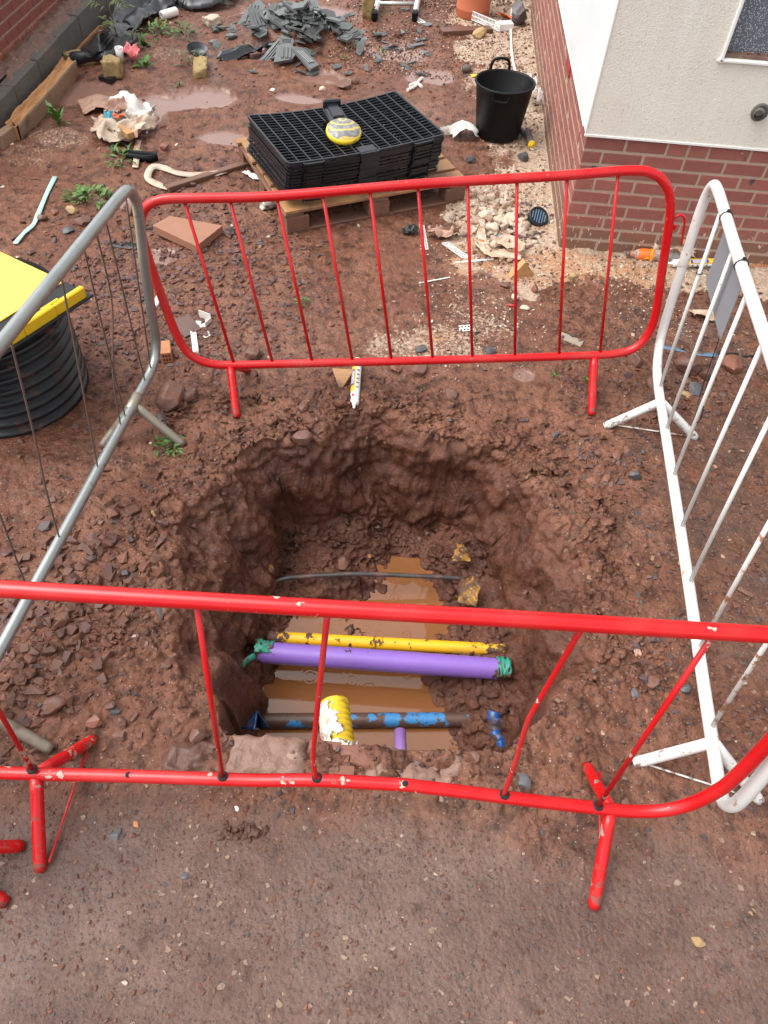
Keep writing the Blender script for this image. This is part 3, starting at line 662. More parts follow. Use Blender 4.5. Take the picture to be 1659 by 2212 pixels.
# ------------------------------------------------------------------ neighbour: brick wall behind a concrete block retaining wall
RX = -2.92
def make_left():
    W = thing('retaining_wall', (RX, 5, 0), 'low retaining wall of grey concrete blocks with soil on top', 'wall')
    y = 3.6; k = 0; top = .19
    me = {}
    while y < 11.5:
        L_ = .44; b = MB(); h0 = .165+.006*k if k < 9 else .215
        b.box((RX-.05, y+L_/2, h0/2-.06), (.10, L_-.001, h0+.12), bev=.004, jit=.0015); b.build('block', M_CONCW, W); y += .445; k += 1
    b = MB(); b.box((RX-.185, 7.5, .03), (.14, 8, .30)); b.build('backing', M_CONCW, W)
    b = MB(); b.box((RX-.112, 4.9, .10), (.012, 2.2, .185)); b.build('black_joint_strip', M_RUBBER, W)
    def fn(U, V):
        x = RX-.27+.25*U; y = 4.9+6.2*V
        return np.stack([x, y, .165+.012*np.clip(y-5, 0, 3)+.035*np.clip(np.sin(math.pi*U), 0, 1)*np.clip((y-5.2)*2, 0, 1)+.018*fbm(x*20, y*20, 4, 5)], -1)
    b = MB(); b.grid(fn, 24, 260); b.build('soil_layer', M_SOIL, W)
    B = thing('garden_wall', (RX-.25, 5, 0), 'red brick wall with pale mortar behind the concrete block retaining wall', 'wall')
    b = MB(); b.box((RX-.25-.055, 6.86, .61), (.095, 4.5, 1.02)); core = b.build('mortar_core', M_MORTAR_L, B)
    m1 = brick_mesh(.0925, .2145, .0645, M_BRICK_L, 5); m0 = brick_mesh(.0925, .222, .0715, M_BRICK_OR, 6)
    for k in range(12):
        y = 4.6 + (.1125 if k % 2 else 0)
        while y < 8.9:
            o = bpy.data.objects.new('brick', m0 if k == 0 else m1); COL.objects.link(o); o.parent = core
            o.location = Vector((-.0465+random.uniform(-.001, .001), y-5, .185+.075*k)); y += .225
make_left()

# ------------------------------------------------------------------ crowd barriers
class Pane:
    def __init__(s, A, d, U): s.A = np.array(A, float); s.d = nrm(d); s.U = nrm(U); s.n = np.cross(s.d, s.U)
    def p(s, a, h, o=0): return s.A+a*s.d+h*s.U+o*s.n
def vp(x, y): return nrm(-ray(x, y))
TR = .0195
def feet(P, par, s_, h, ends, m, brace=None, mb=None):
    for k, e in enumerate(ends):
        j = P.p(s_, h); e = np.array(e, float); e2 = e.copy(); e2[2] = max(e[2], gz(e[0], e[1]))-.004+TR*.3
        di = nrm(e2-j); b = MB(); b.tube([j+di*.008, j+di*.05, e2-di*.02, e2], [TR, TR, TR, TR*.92], 14); b.build('foot', m, par)
def barrier_red_far():
    P = Pane((-.80, 2.657, 0), (.989, .148, 0), vp(1100, 2729))
    T = thing('crowd_barrier', P.A, 'glossy red barrier with ten upright bars standing beyond the hole', 'barrier')
    loop = [(.4,.968),(.953,1.020),(1.5,1.058),(1.80,1.083),(1.90,1.075),(1.965,1.03),(1.998,.95),(2.006,.82),(2.006,.665),(2.008,.45),(1.985,.33),(1.93,.257),(1.84,.226),(1.7,.217),(1.348,.206),(.954,.196),(.574,.188),(.2,.181),(.02,.178),(-.07,.183),(-.135,.21),(-.175,.262),(-.192,.36),(-.196,.53),(-.192,.76),(-.175,.855),(-.13,.92),(-.05,.95),(.1,.956)]
    b = MB(); b.tube([P.p(a, h) for a, h in spline(loop, 5, True)], TR, 16, closed=True); b.build('frame', M_REDP, T)
    tops = [.948,.958,.968,.982,.996,1.011,1.024,1.040,1.054,1.070]; st = [.023,.202,.387,.571,.76,.953,1.153,1.353,1.556,1.763]; sb = [.023,.201,.386,.574,.758,.954,1.143,1.348,1.562,1.762]
    hb = np.interp(sb, [0, .574, 1.348, 1.8], [.178, .188, .206, .222])
    for a, c_, t, h in zip(st, sb, tops, hb):
        b = MB(); b.tube([P.p(c_, h), P.p(a, t)], .0072, 8); b.build('bar', M_REDP, T)
    dl = P.p(.0, 0); 
    e1 = G(512, 908); feet(P, T, .005, .178, [e1, 2*np.array([P.p(0,0)[0], P.p(0,0)[1], 0])-e1+np.array([.03, .02, .0])], M_REDP)
    e2 = G(1277, 898); feet(P, T, 1.735, .218, [e2, 2*np.array([P.p(1.735,0)[0], P.p(1.735,0)[1], 0])-e2+np.array([.0, -.05, 0])], M_REDP)
    b = MB(); hk = [(2.02,.855),(2.026,.885),(2.045,.902),(2.066,.896),(2.074,.87),(2.076,.775)]
    b.tube([P.p(a, h, -.005) for a, h in spline(hk, 5)], .0055, 8); b.box(P.p(2.022, .852), (.03, .012, .02)); b.build('hook', M_REDP, T)
def barrier_red_near():
    P = Pane((-.947, .716, 0), (.999, .033, 0), vp(645, 2700))
    T = thing('crowd_barrier', P.A, 'worn red barrier with missing bars and chipped feet on this side of the hole', 'barrier')
    fr = [(1.2,1.107),(1.6,1.109),(1.78,1.11),(1.87,1.09),(1.925,1.03),(1.938,.93),(1.938,.67),(1.932,.45),(1.915,.36),(1.875,.275),(1.82,.225),(1.745,.205),(1.649,.207)]
    low = [(1.649,.207),(1.4,.235),(1.208,.262),(1.06,.280),(1.035,.283),(1.0,.281),(.784,.275),(.615,.250),(.508,.242),(.226,.222),(-.054,.196)]
    lef = [(-.054,.196),(-.2,.188),(-.27,.20),(-.325,.25),(-.35,.33),(-.355,.5),(-.355,.8),(-.34,.98),(-.29,1.06),(-.21,1.088),(-.1,1.092),(.4,1.097),(.9,1.102)]
    path = spline(fr[:-1]+low[:-1]+lef, 4, True)
    b = MB(); b.tube([P.p(a, h) for a, h in path], TR, 18, closed=True); b.build('frame', M_REDW, T)
    bars = [[(-.065,1.09),(-.059,.21)], [(.511,1.09),(.508,.245)], [(.793,1.09),(.776,.62),(.772,.40),(.784,.275)], [(1.341,1.10),(1.318,.80),(1.312,.68),(1.325,.48),(1.335,.245)], [(1.621,1.10),(1.621,.21)]]
    for q in bars:
        b = MB(); b.tube([P.p(a, h) for a, h in (spline(q, 5) if len(q) > 2 else q)], .0072, 10); b.build('bar', M_REDW, T)
        a, h = q[-1]; b = MB(); b.lathe([(.0155, -.004), (.0155, .0015), (.0135, .003), (.0075, .003)], 16, P.p(a, h)+P.U*(TR-.001), P.U); b.build('weld_ring', M_HOLE, T)
    for s_, h in ((.226, .222), (1.04, .283)):
        to = nrm(CAMP-P.p(s_, h)); b = MB(); b.lathe([(.0, .0012), (.0085, .0012), (.0085, -.006)], 14, P.p(s_, h)+nrm(to*.65+P.U*.5)*(TR-.0004), nrm(to*.65+P.U*.5)); b.build('bar_hole', M_HOLE, T)
    e1 = G(87, 1880); e2 = G(205, 1602); feet(P, T, -.054, .196, [e1, e2], M_REDWW)
    b = MB(); b.tube([e1+np.array([.025, .02, .02]), e2+np.array([-.0, -.03, .045])], .004, 8); b.build('brace', M_REDW, T)
    e1 = G(1282, 1960); e2 = G(1265, 1660); feet(P, T, 1.665, .205, [e1, e2], M_REDWW)
    b = MB(); b.tube([e1+np.array([.022, .03, .0]), e2+np.array([.03, -.03, .06])], .004, 8); b.build('brace', M_REDW, T)
def barrier_red_corner():
    # only its feet reach into the picture
    a = np.array([-1.12, .50, 0]); P = Pane(a, (-1, -.05, 0), (0, 0, 1))
    T = thing('crowd_barrier', P.A, 'second red barrier whose feet only show at the bottom corner', 'barrier')
    path = [(.2,1.08),(1.2,1.08),(1.6,1.06),(1.66,.9),(1.66,.4),(1.6,.23),(1.4,.2),(.6,.2),(.06,.2),(.0,.24),(-.03,.34),(-.03,.9),(.02,1.05)]
    b = MB(); b.tube([P.p(q, h) for q, h in spline(path, 4, True)], TR, 14, closed=True); b.build('frame', M_REDP, T)
    for i in range(5):
        b = MB(); b.tube([P.p(.15+.28*i, .2), P.p(.15+.28*i, 1.08)], .0072, 8); b.build('bar', M_REDP, T)
    feet(P, T, .10, .2, [G(48, 1828), G(12, 1950)], M_REDP)
    feet(P, T, 1.4, .2, [P.p(1.4, 0)+np.array([0, .2, 0]), P.p(1.4, 0)+np.array([0, -.2, 0])], M_REDP)
def barrier_white():
    P = Pane((1.17, 2.65, 0), (1.087-1.17, .977-2.65, 0), vp(762, 2745))
    T = thing('crowd_barrier', P.A, 'rusty white barrier beside the hole carrying a grey sign', 'barrier')
    path = [(.3,1.046),(1.0,1.06),(1.6,1.065),(1.74,1.06),(1.82,1.02),(1.865,.93),(1.875,.80),(1.875,.45),(1.872,.33),(1.86,.26),(1.83,.205),(1.79,.188),(1.75,.182),(1.2,.186),(.6,.19),(0,.187),(-.12,.190),(-.21,.205),(-.285,.255),(-.325,.34),(-.338,.50),(-.345,.70),(-.35,.86),(-.335,.96),(-.29,1.025),(-.21,1.045),(0,1.046)]
    b = MB(); b.tube([P.p(a, h) for a, h in spline(path, 5, True)], TR+.0015, 16, closed=True); b.build('frame', M_WHITEP, T)
    for k, a in enumerate((-.085, .197, .476, .752, 1.014, 1.29, 1.581)):
        b = MB(); b.tube([P.p(a, .19), P.p(a, 1.05)], .0078, 10); b.build('bar', M_WHITER if k >= 5 else M_WHITEP, T)
    for s_, es in ((.0, [G(1306, 922), G(1500, 950)]), (1.63, [G(1368, 1652), G(1640, 1730)])):
        feet(P, T, s_, .19, es, M_WHITEP)
        b = MB(); b.tube([es[0]+np.array([.03, .0, .02]), es[1]+np.array([-.03, 0, .02])], .0035, 8); b.build('brace', M_WHITER, T)
    b = MB(); b.lathe([(TR+.002, -.045), (TR+.0035, -.04), (TR+.0035, .02), (TR+.002, .025)], 16, P.p(-.3445, .69), P.U); b.build('sleeve', M_WHITER, T)
    # sign plate hung behind the bars, seen from its back
    off = .022 if P.n[0] > 0 else -.022
    S = thing('sign', P.p(.15, .77, off), 'grey back of a rectangular sign tied to the white barrier', 'sign')
    b = MB(); R_ = np.array([P.d, P.n, P.U]).T; b.box(P.p(.156, .893, off), (.385, .004, .262), R_, bev=.0015); b.build('plate', M_SIGN, S)
    def tie(a, h, r_, ax, nm='cable_tie'):
        b = MB(); c_ = P.p(a, h); u = nrm(np.cross(ax, [.3, .5, .8])); v = np.cross(ax, u)
        b.tube([c_+r_*(math.cos(t)*u+math.sin(t)*v) for t in np.linspace(0, 2*math.pi, 20, endpoint=False)], .0022, 6, closed=True)
        b.box(c_+np.array([.0, 0, r_+.003]), (.012, .009, .008)); b.build(nm, M_TIE, S)
    tie(.0, 1.046, TR+.004, P.d); tie(.33, 1.048, TR+.004, P.d); tie(-.085, .77, .012, P.U); 
    b = MB(); b.tube(spline([P.p(.33, .775, off), P.p(.36, .66, off*.7), P.p(.40, .54, off*.4), P.p(.47, .49, 0), P.p(.49, .52, -.01), P.p(.45, .66, .006), P.p(.36, .76, off)], 6), .0022, 6); b.build('cable_tie', M_TIE, S)
def barrier_galv():
    A = np.array([-1.173, 2.34, .2]); d = (-.071, -.998, 0); U = (.096, -.007, .995); P = Pane(A, d, U)
    T = thing('crowd_barrier', (A[0], A[1], 0), 'grey galvanised barrier with bent thin wires beside the yellow cover', 'barrier')
    path = [(.4,.892),(1.2,.915),(1.65,.92),(1.74,.87),(1.77,.75),(1.77,.2),(1.73,.06),(1.65,.0),(1.3,.005),(.6,0),(0,0),(-.10,-.002),(-.20,.0),(-.27,.03),(-.305,.10),(-.302,.2),(-.288,.35),(-.28,.54),(-.283,.72),(-.27,.80),(-.22,.858),(-.15,.874),(0,.88)]
    b = MB(); b.tube([P.p(a, h) for a, h in spline(path, 5, True)], TR+.001, 16, closed=True); b.build('frame', M_GALV, T)
    b = MB(); b.lathe([(TR, -.05), (TR+.005, -.045), (TR+.005, .045), (TR, .05)], 16, P.p(.0, 0), P.d); b.build('collar', M_GALVM, T)
    for q in [[(-.19,.86),(-.205,.3),(-.212,.0)],[(-.003,.88),(-.06,.5),(-.136,.0)],[(.18,.88),(.15,.5),(.10,.0)],[(.08,.88),(.047,.585),(.10,.40),(.144,.258),(.155,.0)],[(.352,.89),(.372,.5),(.385,.283),(.40,.0)],[(.689,.9),(.72,.5),(.747,.273),(.76,.0)],[(1.0,.9),(.99,.5),(1.01,0)],[(1.28,.91),(1.29,0)]]:
        b = MB(); b.tube([P.p(a, h) for a, h in spline(q, 5)], .0035, 7); b.build('wire', M_WIRE, T)
    feet(P, T, .01, .0, [G(398, 966), G(222, 968)], M_GALVM)
    feet(P, T, 1.42, .0, [G(118, 1628), np.array([-1.46, .90, 0])], M_GALVM)
barrier_red_far(); barrier_red_near(); barrier_red_corner(); barrier_white(); barrier_galv()

# ------------------------------------------------------------------ chamber riser with yellow cover
def make_riser():
    c = np.array([-1.875, 2.58, 0.0]); c[2] = -.03
    b = MB(); prof = [(.30, -.02)]; r0, r1 = .352, .318
    z = 0.0
    while z < .50:
        prof += [(r1, z), (r1, z+.016), (r0-.006, z+.022), (r0, z+.030), (r0, z+.042), (r0-.006, z+.050), (r1, z+.0565)]; z += .0575
    prof += [(r1, z), (.29, z), (.29, z-.4)]
    b.lathe(prof, 72, c); b.build('chamber_riser', M_RISER, None, c); o = bpy.context.scene.objects['chamber_riser']
    tag(o, 'black corrugated plastic chamber riser standing in the mud under the yellow cover', 'chamber')
    e1 = nrm(np.array([-.45, -.893, 0])); e2 = np.array([e1[1], -e1[0], 0])
    if e2[0] > 0: e2 = -e2
    cor = np.array([-1.415, 2.66, .52]); S = .66
    ctr = cor+S/2*e1+S/2*e2
    T = thing('chamber_cover', (ctr[0], ctr[1], .49), 'square yellow cover with a black frame on the corrugated riser', 'cover')
    R_ = np.array([e1, e2, [0, 0, 1]]).T; tilt = rot((0, 1, 0), R(-2)) ; 
    b = MB(); b.box(ctr+np.array([0, 0, -.025]), (S+.05, S+.05, .012), R_, bev=.004); b.box(ctr+np.array([0, 0, -.005]), (S-.02, S-.02, .045), R_, bev=.01); b.build('frame', M_BLACK, T)
    b = MB(); b.box(ctr+np.array([0, 0, .0205])+e2*.045, (S-.03, S-.10, .006), R_, bev=.002); b.build('lid', M_YELLID, T)
    # raised yellow edging on the two sides in view
    b = MB()
    for k in range(4):
        b.box(ctr-e2*(S/2-.002)+e1*(-S/2+.0825+k*.165)+np.array([0, 0, -.002+.0006*(k % 2)]), (.165, .026+.002*(k % 2), .062+.002*(k % 2)), R_, bev=.005)
    b.build('edge_strip', M_YELP, T)
    b = MB(); b.box(ctr+e2*(S/2-.002)+np.array([0, 0, -.002]), (S-.02, .026, .06), R_, bev=.005); b.build('edge_strip', M_YELP, T)
    for k in (.17, .47): b = MB(); b.box(ctr-e2*(S/2-.012)+e1*(-S/2+k)+np.array([0, 0, .0305]), (.09, .012, .004), R_, bev=.001); b.build('latch', M_YELP, T)
make_riser()

# ------------------------------------------------------------------ pallet, stack of trays, disc tool
def make_pallet():
    A = np.array([-.80, 4.10, 0.0]); d = nrm(np.array([.881, .473, 0])); nn = np.array([-d[1], d[0], 0]); L_, W_ = 1.2, 1.0
    R_ = np.array([d, nn, [0, 0, 1]]).T
    T = thing('pallet', A, 'muddy wooden pallet holding the stack of black trays', 'pallet')
    P = lambda a, c, z: A+d*a+nn*c+np.array([0, 0, z])
    def bx(nm, a, c, z, sa, sc, sz, m): b = MB(); b.box(P(a, c, z), (sa, sc, sz), R_, bev=.003, jit=.001); b.build(nm, m, T)
    for c in (.05, .5, .95):
        bx('bottom_board', L_/2, c, .012, L_, .10, .022, M_PALLETD)
        for a in (.07, .6, 1.13): bx('block', a, c, .065, .14, .10, .082, M_PALLETD)
    for a in (.05, .6, 1.15): bx('stringer_board', a, .5, .117, .12, 1.0, .02, M_PALLETD)
    for i, c in enumerate((.065, .23, .39, .55, .71, .87, .955)): bx('top_board', L_/2+random.uniform(-.015, .015), c, .139+random.uniform(-.002, .002), L_+random.uniform(-.01, .02), .13 if i < 6 else .06, .02, M_PALLET)
    return A, d, nn
def make_trays(A, d, nn):
    # tray in local coordinates: x along the long side, y deep, z up
    L_, W_, t = 1.02, .66, .022
    def sag(v): v = np.array(v, float); v[:, 2] += -.030*(1-(2*v[:, 0]/L_-1)**2)*(.6+.4*v[:, 1]/W_)+.03; return v
    def strip(b, p, q, w_, h, z, seg=8):
        p = np.array(p, float); q = np.array(q, float); e = nrm(q-p); s_ = np.array([-e[1], e[0]]); vs = []; fs = []
        for i in range(seg+1):
            c = p+(q-p)*i/seg
            for (o, zz) in ((-w_/2, z-h), (w_/2, z-h), (w_/2, z), (-w_/2, z)): vs.append((c[0]+s_[0]*o, c[1]+s_[1]*o, zz))
        for i in range(seg):
            for j in range(4): fs.append((i*4+j, (i+1)*4+j, (i+1)*4+(j+1) % 4, i*4+(j+1) % 4))
        fs += [(0, 3, 2, 1) if False else (0, 1, 2, 3), tuple(seg*4+j for j in (3, 2, 1, 0))]
        b.add(sag(vs), fs)
    root = thing('plastic_tray', (0, 0, 0), 'black lattice tray within the stack on the pallet', 'tray', 'stacked black lattice trays')
    b = MB()
    # rim with rounded corners, notched at the clips
    for (p, q) in (((.02, .005), (L_-.02, .005)), ((L_-.005, .02), (L_-.005, W_-.02)), ((L_-.02, W_-.005), (.02, W_-.005)), ((.005, W_-.02), (.005, .02)), ((.005, .02), (.02, .005)), ((L_-.02, .005), (L_-.005, .02)), ((L_-.005, W_-.02), (L_-.02, W_-.005)), ((.02, W_-.005), (.005, W_-.02))): strip(b, p, q, .012, .013, 0)
    b.build('rim', M_BLACKG, root)
    b = MB(); nx, ny = 14, 19
    for i in range(1, nx):
        x = L_*i/nx; strip(b, (x, .01), (x, W_-.01), .007, .012, -.000, 3)
    for j in range(1, ny):
        y = W_*j/ny; strip(b, (.01, y), (L_-.01, y), .0042, .008, -.002, 12)
    for i in range(nx):
        for j in range(1, 9):
            if (i*7+j*5) % 3: x = L_*(i+.5)/nx; y = W_*j/9; b.add(sag([(x-.012, y-.002, -.02), (x+.012, y-.002, -.02), (x+.012, y+.002, -.02), (x-.012, y+.002, -.02), (x-.012, y-.002, -.006), (x+.012, y-.002, -.006), (x+.012, y+.002, -.006), (x-.012, y+.002, -.006)]), [(0,3,2,1),(4,5,6,7),(0,1,5,4),(1,2,6,5),(2,3,7,6),(3,0,4,7)])
    lat = b.build('lattice', M_BLACKG, root)
    for x in (.155, L_-.155):
        b = MB(); v = [(x-.06, -.014, -.030), (x+.06, -.014, -.030), (x+.06, .006, -.030), (x-.06, .006, -.030)]
        b.box((x, -.012, -.009), (.13, .022, .007)); b.box((x, -.010, -.018), (.10, .012, .012)); b.box((x-.062, -.008, -.012), (.006, .03, .02)); b.box((x+.062, -.008, -.012), (.006, .03, .02)); b.v = [sag(vv) for vv in b.v]; b.build('clip', M_BLACKG, root)
    b = MB(); b.box((L_/2+.0, .04, -.001), (.11, .07, .004)); b.box((L_/2, -.006, -.011), (.12, .014, .02)); b.v = [sag(vv) for vv in b.v]; b.build('centre_plate', M_BLACKG, root)
    F0 = np.array([-.80, 4.137, 0]); ang = math.atan2(d[1], d[0])+.055
    n_ = 12; tops = []
    for k in range(n_):
        o = root if k == 0 else copy_tree(root)
        if k < n_-4:
            for ch in list(o.children):
                if ch.name.startswith('lattice') and k > 0: bpy.data.objects.remove(ch)
        z = .178+k*.0205; sh = RNG.normal(0, .004, 2)
        o.location = Vector((F0[0]+d[0]*.0+sh[0]-.004*k*nn[0], F0[1]+sh[1]-.002*k*nn[1], z)); o.rotation_euler = (0, 0, ang+RNG.normal(0, .006))
        o['label'] = ('bottom black lattice tray resting on the pallet boards' if k == 0 else 'topmost black lattice tray of the stack on the pallet, carrying the yellow rimmed disc' if k == n_-1 else '%s black lattice tray from the top of the stack' % ['second', 'third', 'fourth', 'fifth', 'sixth', 'seventh', 'eighth', 'ninth', 'tenth', 'eleventh'][n_-2-k])
    # grey disc tool with a yellow rim lying on top
    top = .178+(n_-1)*.0205+.012
    c = on_plane(742, 283, (0, 0, top+.03), np.array([0, 0, 1.0]))
    T = thing('disc_tool', (c[0], c[1], top), 'round grey disc with yellow rim and black handle lying on the top tray', 'disc tool')
    ax = nrm(np.array([.08, -.22, 1])); o_ = np.array([c[0], c[1], top+.012])
    b = MB(); b.lathe([(.0, .062), (.035, .060), (.065, .053), (.088, .042), (.098, .032)], 40, (0, 0, 0), ax); b.v = [vv+o_ for vv in b.v]; b.build('disc', M_DISC, T)
    b = MB(); pr = [(.098, .032), (.103, .028), (.106, .016), (.103, .004), (.095, -.004), (0, -.006)]; b.lathe(pr, 40, o_, ax); b.build('rim', M_DISC_RIM, T)
    b = MB(); e = nrm(np.array([-.36, .93, 0])); f = np.array([e[1], -e[0], 0])
    R_ = np.array([f, e, [0, 0, 1]]).T
    b.box(o_+e*.19+np.array([0, 0, .022]), (.10, .22, .055), R_, bev=.014); b.box(o_+e*.20+np.array([0, 0, .055]), (.07, .19, .014), R_, bev=.006); b.box(o_+e*.285+np.array([0, 0, .045]), (.11, .03, .075), R_, bev=.008)
    for q in (-1, 1): b.box(o_+e*.19+f*q*.052+np.array([0, 0, .02]), (.012, .20, .03), R_, bev=.003)
    b.build('handle', M_BLACKG, T)
    b = MB()
    for i in range(5): b.box(o_+ax*.0622+f*(-.018+i*.009)+e*.02, (.004, .03, .0012), R_)
    b.build('print', M_WHITEPL, T)
A_, d_, n_ = make_pallet(); make_trays(A_, d_, n_)

# ------------------------------------------------------------------ bucket
def make_bucket():
    c = np.array([.487, 5.685, .005])
    T = thing('tub', c, 'black rubber builder tub with two loop handles by the house', 'tub')
    b = MB(); b.lathe([(.0, .0), (.145, .0), (.158, .012), (.20, .335), (.205, .345), (.212, .350), (.212, .362), (.203, .364), (.196, .352), (.150, .02), (0, .016)], 56, c); b.build('body', M_RUBBER, T)
    for sgn in (1, -1):
        a = R(100 if sgn > 0 else 262); dirv = np.array([math.cos(a), math.sin(a), 0]); tv = np.array([-dirv[1], dirv[0], 0]); o = c+dirv*.205+np.array([0, 0, .355])
        hp = [(-.068, -.02), (-.066, .03), (-.052, .064), (-.02, .076), (.02, .076), (.052, .064), (.066, .03), (.068, -.02)] if sgn > 0 else [(-.06, -.01), (-.056, -.02), (-.045, -.052), (-.02, -.06), (.02, -.06), (.045, -.052), (.056, -.02), (.06, -.01)]
        b = MB(); ps = spline([o+tv*u+np.array([0, 0, v])-(dirv*.012 if sgn < 0 else 0) for u, v in hp], 4); b.tube(ps, .0105, 10); b.build('handle', M_RUBBER, T)
make_bucket()

# ------------------------------------------------------------------ pipes in the hole
def pipe_between(name, a, b_, z0, z1, r, m, label, ext=.06, sag=0, n_=40):
    p = G(*a, z0); q = G(*b_, z1); dd = nrm(q-p); p = p-dd*ext*.3; q = q+dd*ext
    pts = [p+(q-p)*t+np.array([0, 0, -sag*math.sin(math.pi*t)]) for t in np.linspace(0, 1, n_)]
    b = MB(); b.tube(pts, r, 28); o = b.build(name, m, None, (p+q)/2); tag(o, label, 'pipe'); return p, q
p_pp = pipe_between('purple_pipe', (566,1409), (1076,1445), -.45, -.45, .047, M_PINK, 'thick purple pipe crossing the hole above the water', .05)
pipe_between('yellow_pipe', (588,1377), (1063,1403), -.50, -.50, .0285, M_GASP, 'mud spattered yellow pipe lying behind the purple pipe', .06)
pipe_between('water_pipe', (578,1557), (1052,1554), -.60, -.60, .032, M_BLUEP, 'mud caked pipe with blue showing through, half in the water', .10)
def small_pit():
    pts = spline([G(582,1262,-.52), G(615,1250,-.50), (G(650,1246,-.50)), G(720,1242,-.50), G(785,1240,-.50), G(893,1244,-.51), G(960,1247,-.52), G(1003,1250,-.53)], 6)
    b = MB(); b.tube(pts, .0115, 12); o = b.build('cable', M_CABLE, None, pts[0]); tag(o, 'thin black muddy cable arching across the far end of the hole', 'cable')
    # corrugated duct pushing out of the near wall
    base = G(736, 1632, -.11); tip = G(722, 1519, -.13); ax = nrm(tip-base); L_ = np.linalg.norm(tip-base); ax[2] = ax[2]
    T = thing('corrugated_duct', base, 'yellow corrugated duct wrapped in a torn printed sack at the near edge', 'duct')
    b = MB(); prof = [(.040, -.02)]; k = 9; pt = L_/k; r1 = .055; r0 = .047
    for i in range(k): prof += [(r0, i*pt), (r0, i*pt+pt*.22), (r1, i*pt+pt*.38), (r1, i*pt+pt*.82), (r0, i*pt+pt*.98)]
    prof += [(r1*.98, L_), (.042, L_), (.040, 0)]
    b.lathe(prof, 40, base, ax); b.build('duct', M_DUCT, T)
    sd = nrm(np.cross(ax, [0, 0, 1])); upv = nrm(np.cross(sd, ax))
    def fn(U, V):
        a = R(70)+U*R(150); l = -.05*L_+V*L_*(.98)
        rr = .0595+.004*fbm(U*6, V*6, 3, 7)
        return base+np.outer(l, ax)+np.outer(rr*np.cos(a), sd)+np.outer(rr*np.sin(a), upv)
    b = MB(); b.grid(fn, 44, 44, keep=lambda u, v: u > .20+.30*max(0, 1-abs(v-.62)/.42)*0+.34*float(perlin(np.array(v*4.3+.7), np.array(u*2.1), 12))+.16*float(perlin(np.array(v*13.1), np.array(u*9.3), 13))-.5*(v < .2)); b.build('torn_sack', M_SACK, T, solid=.0015)
    def fn2(U, V):
        a = R(-8)+U*R(196); l = -.10*L_+V*L_*.30; rr = .064+.006*fbm(U*7+3, V*5, 3, 9)
        return base+np.outer(l, ax)+np.outer(rr*np.cos(a), sd)+np.outer(rr*np.sin(a), upv)
    b = MB(); b.grid(fn2, 30, 10, keep=lambda u, v: v < .70+.25*math.sin(u*19)*math.sin(u*7+1)); b.build('torn_sack', M_SACK, T, solid=.0015)
    for (a, l) in ((R(150), .30), (R(185), .30)):
        cc = base+ax*l*L_+.0665*(math.cos(a)*sd+math.sin(a)*upv); nn = nrm(math.cos(a)*sd+math.sin(a)*upv); tt = nrm(np.cross(nn, ax)); b = MB(); s_ = .016
        q = [cc+ax*s_, cc+tt*s_, cc-ax*s_, cc-tt*s_]
        b.tube(q, .0012, 5, closed=True); b.build('hazard_diamond', M_REDL, T)
        b = MB(); b.box(cc+nn*.0005, (.003, .003, .010)); b.build('hazard_mark', M_INK, T)
    p = G(865, 1616, -.14); q = G(864, 1580, -.16); dd = nrm(q-p)
    b = MB(); b.lathe([(.0225, -.06), (.0225, np.linalg.norm(q-p)), (.019, np.linalg.norm(q-p)), (.019, -.05)], 24, p, dd); o = b.build('pipe_stub', M_STUB, None, p); tag(o, 'short lilac pipe stub poking out of the near wall', 'pipe')
small_pit()
def sheet(name, c, w_, h_, m, label, cat, seed, amp=.03, rz=0, tilt=None, n_=16, ragged=.0, group=None, fold=0, parent=None, solid=.0012, base=None):
    R_ = rotz(rz)
    if tilt is not None: R_ = R_ @ rot((1, 0, 0), tilt)
    c = np.array(c, float)
    def fn(U, V):
        x = (U-.5)*w_; y = (V-.5)*h_
        z = amp*(.9*fbm(U*1.7+seed, V*1.7, 2, seed, .35)+.45*np.abs(perlin(U*3.3, V*3.3+seed, seed+3))+.10*perlin(U*9, V*9, seed+5))
        if fold: z = z+fold*np.sin(U*math.pi)
        z = z-z.min()*.7
        x = x+w_*.10*perlin(V*4, U*4+seed, seed+1); y = y+h_*.10*perlin(U*4+seed, V*4, seed+2)
        return np.stack([x, y, z], -1) @ R_.T + c
    rr = random.Random(seed)
    b = MB(); b.grid(fn, n_, n_, keep=(lambda u, v: math.hypot(u-.5, v-.5) < .5+ragged*(math.sin(9*math.atan2(v-.5, u-.5)+seed)*.5+.4*math.sin(17*math.atan2(v-.5, u-.5)+2*seed))) if ragged else None)
    o = b.build(name, m, parent, None if parent is not None else c, solid=solid)
    if parent is None: tag(o, label, cat, group)
    return o
def ribbon(name, pts, w_, m, label, cat, up=(0, 0, 1), group=None, thick=.0015, k=6):
    P = spline(pts, k); b = MB(); vs = []; fs = []
    for i, p in enumerate(P):
        t = nrm(P[min(i+1, len(P)-1)]-P[max(i-1, 0)]); s_ = nrm(np.cross(t, np.array(up, float)+.12*np.array([math.sin(i*.7), math.cos(i*.4), 0])))
        vs += [p-s_*w_/2, p+s_*w_/2]
    for i in range(len(P)-1): fs.append((2*i, 2*i+1, 2*i+3, 2*i+2))
    b.add(vs, fs, 0, True); o = b.build(name, m, None, P[0], solid=thick); tag(o, label, cat, group); return o
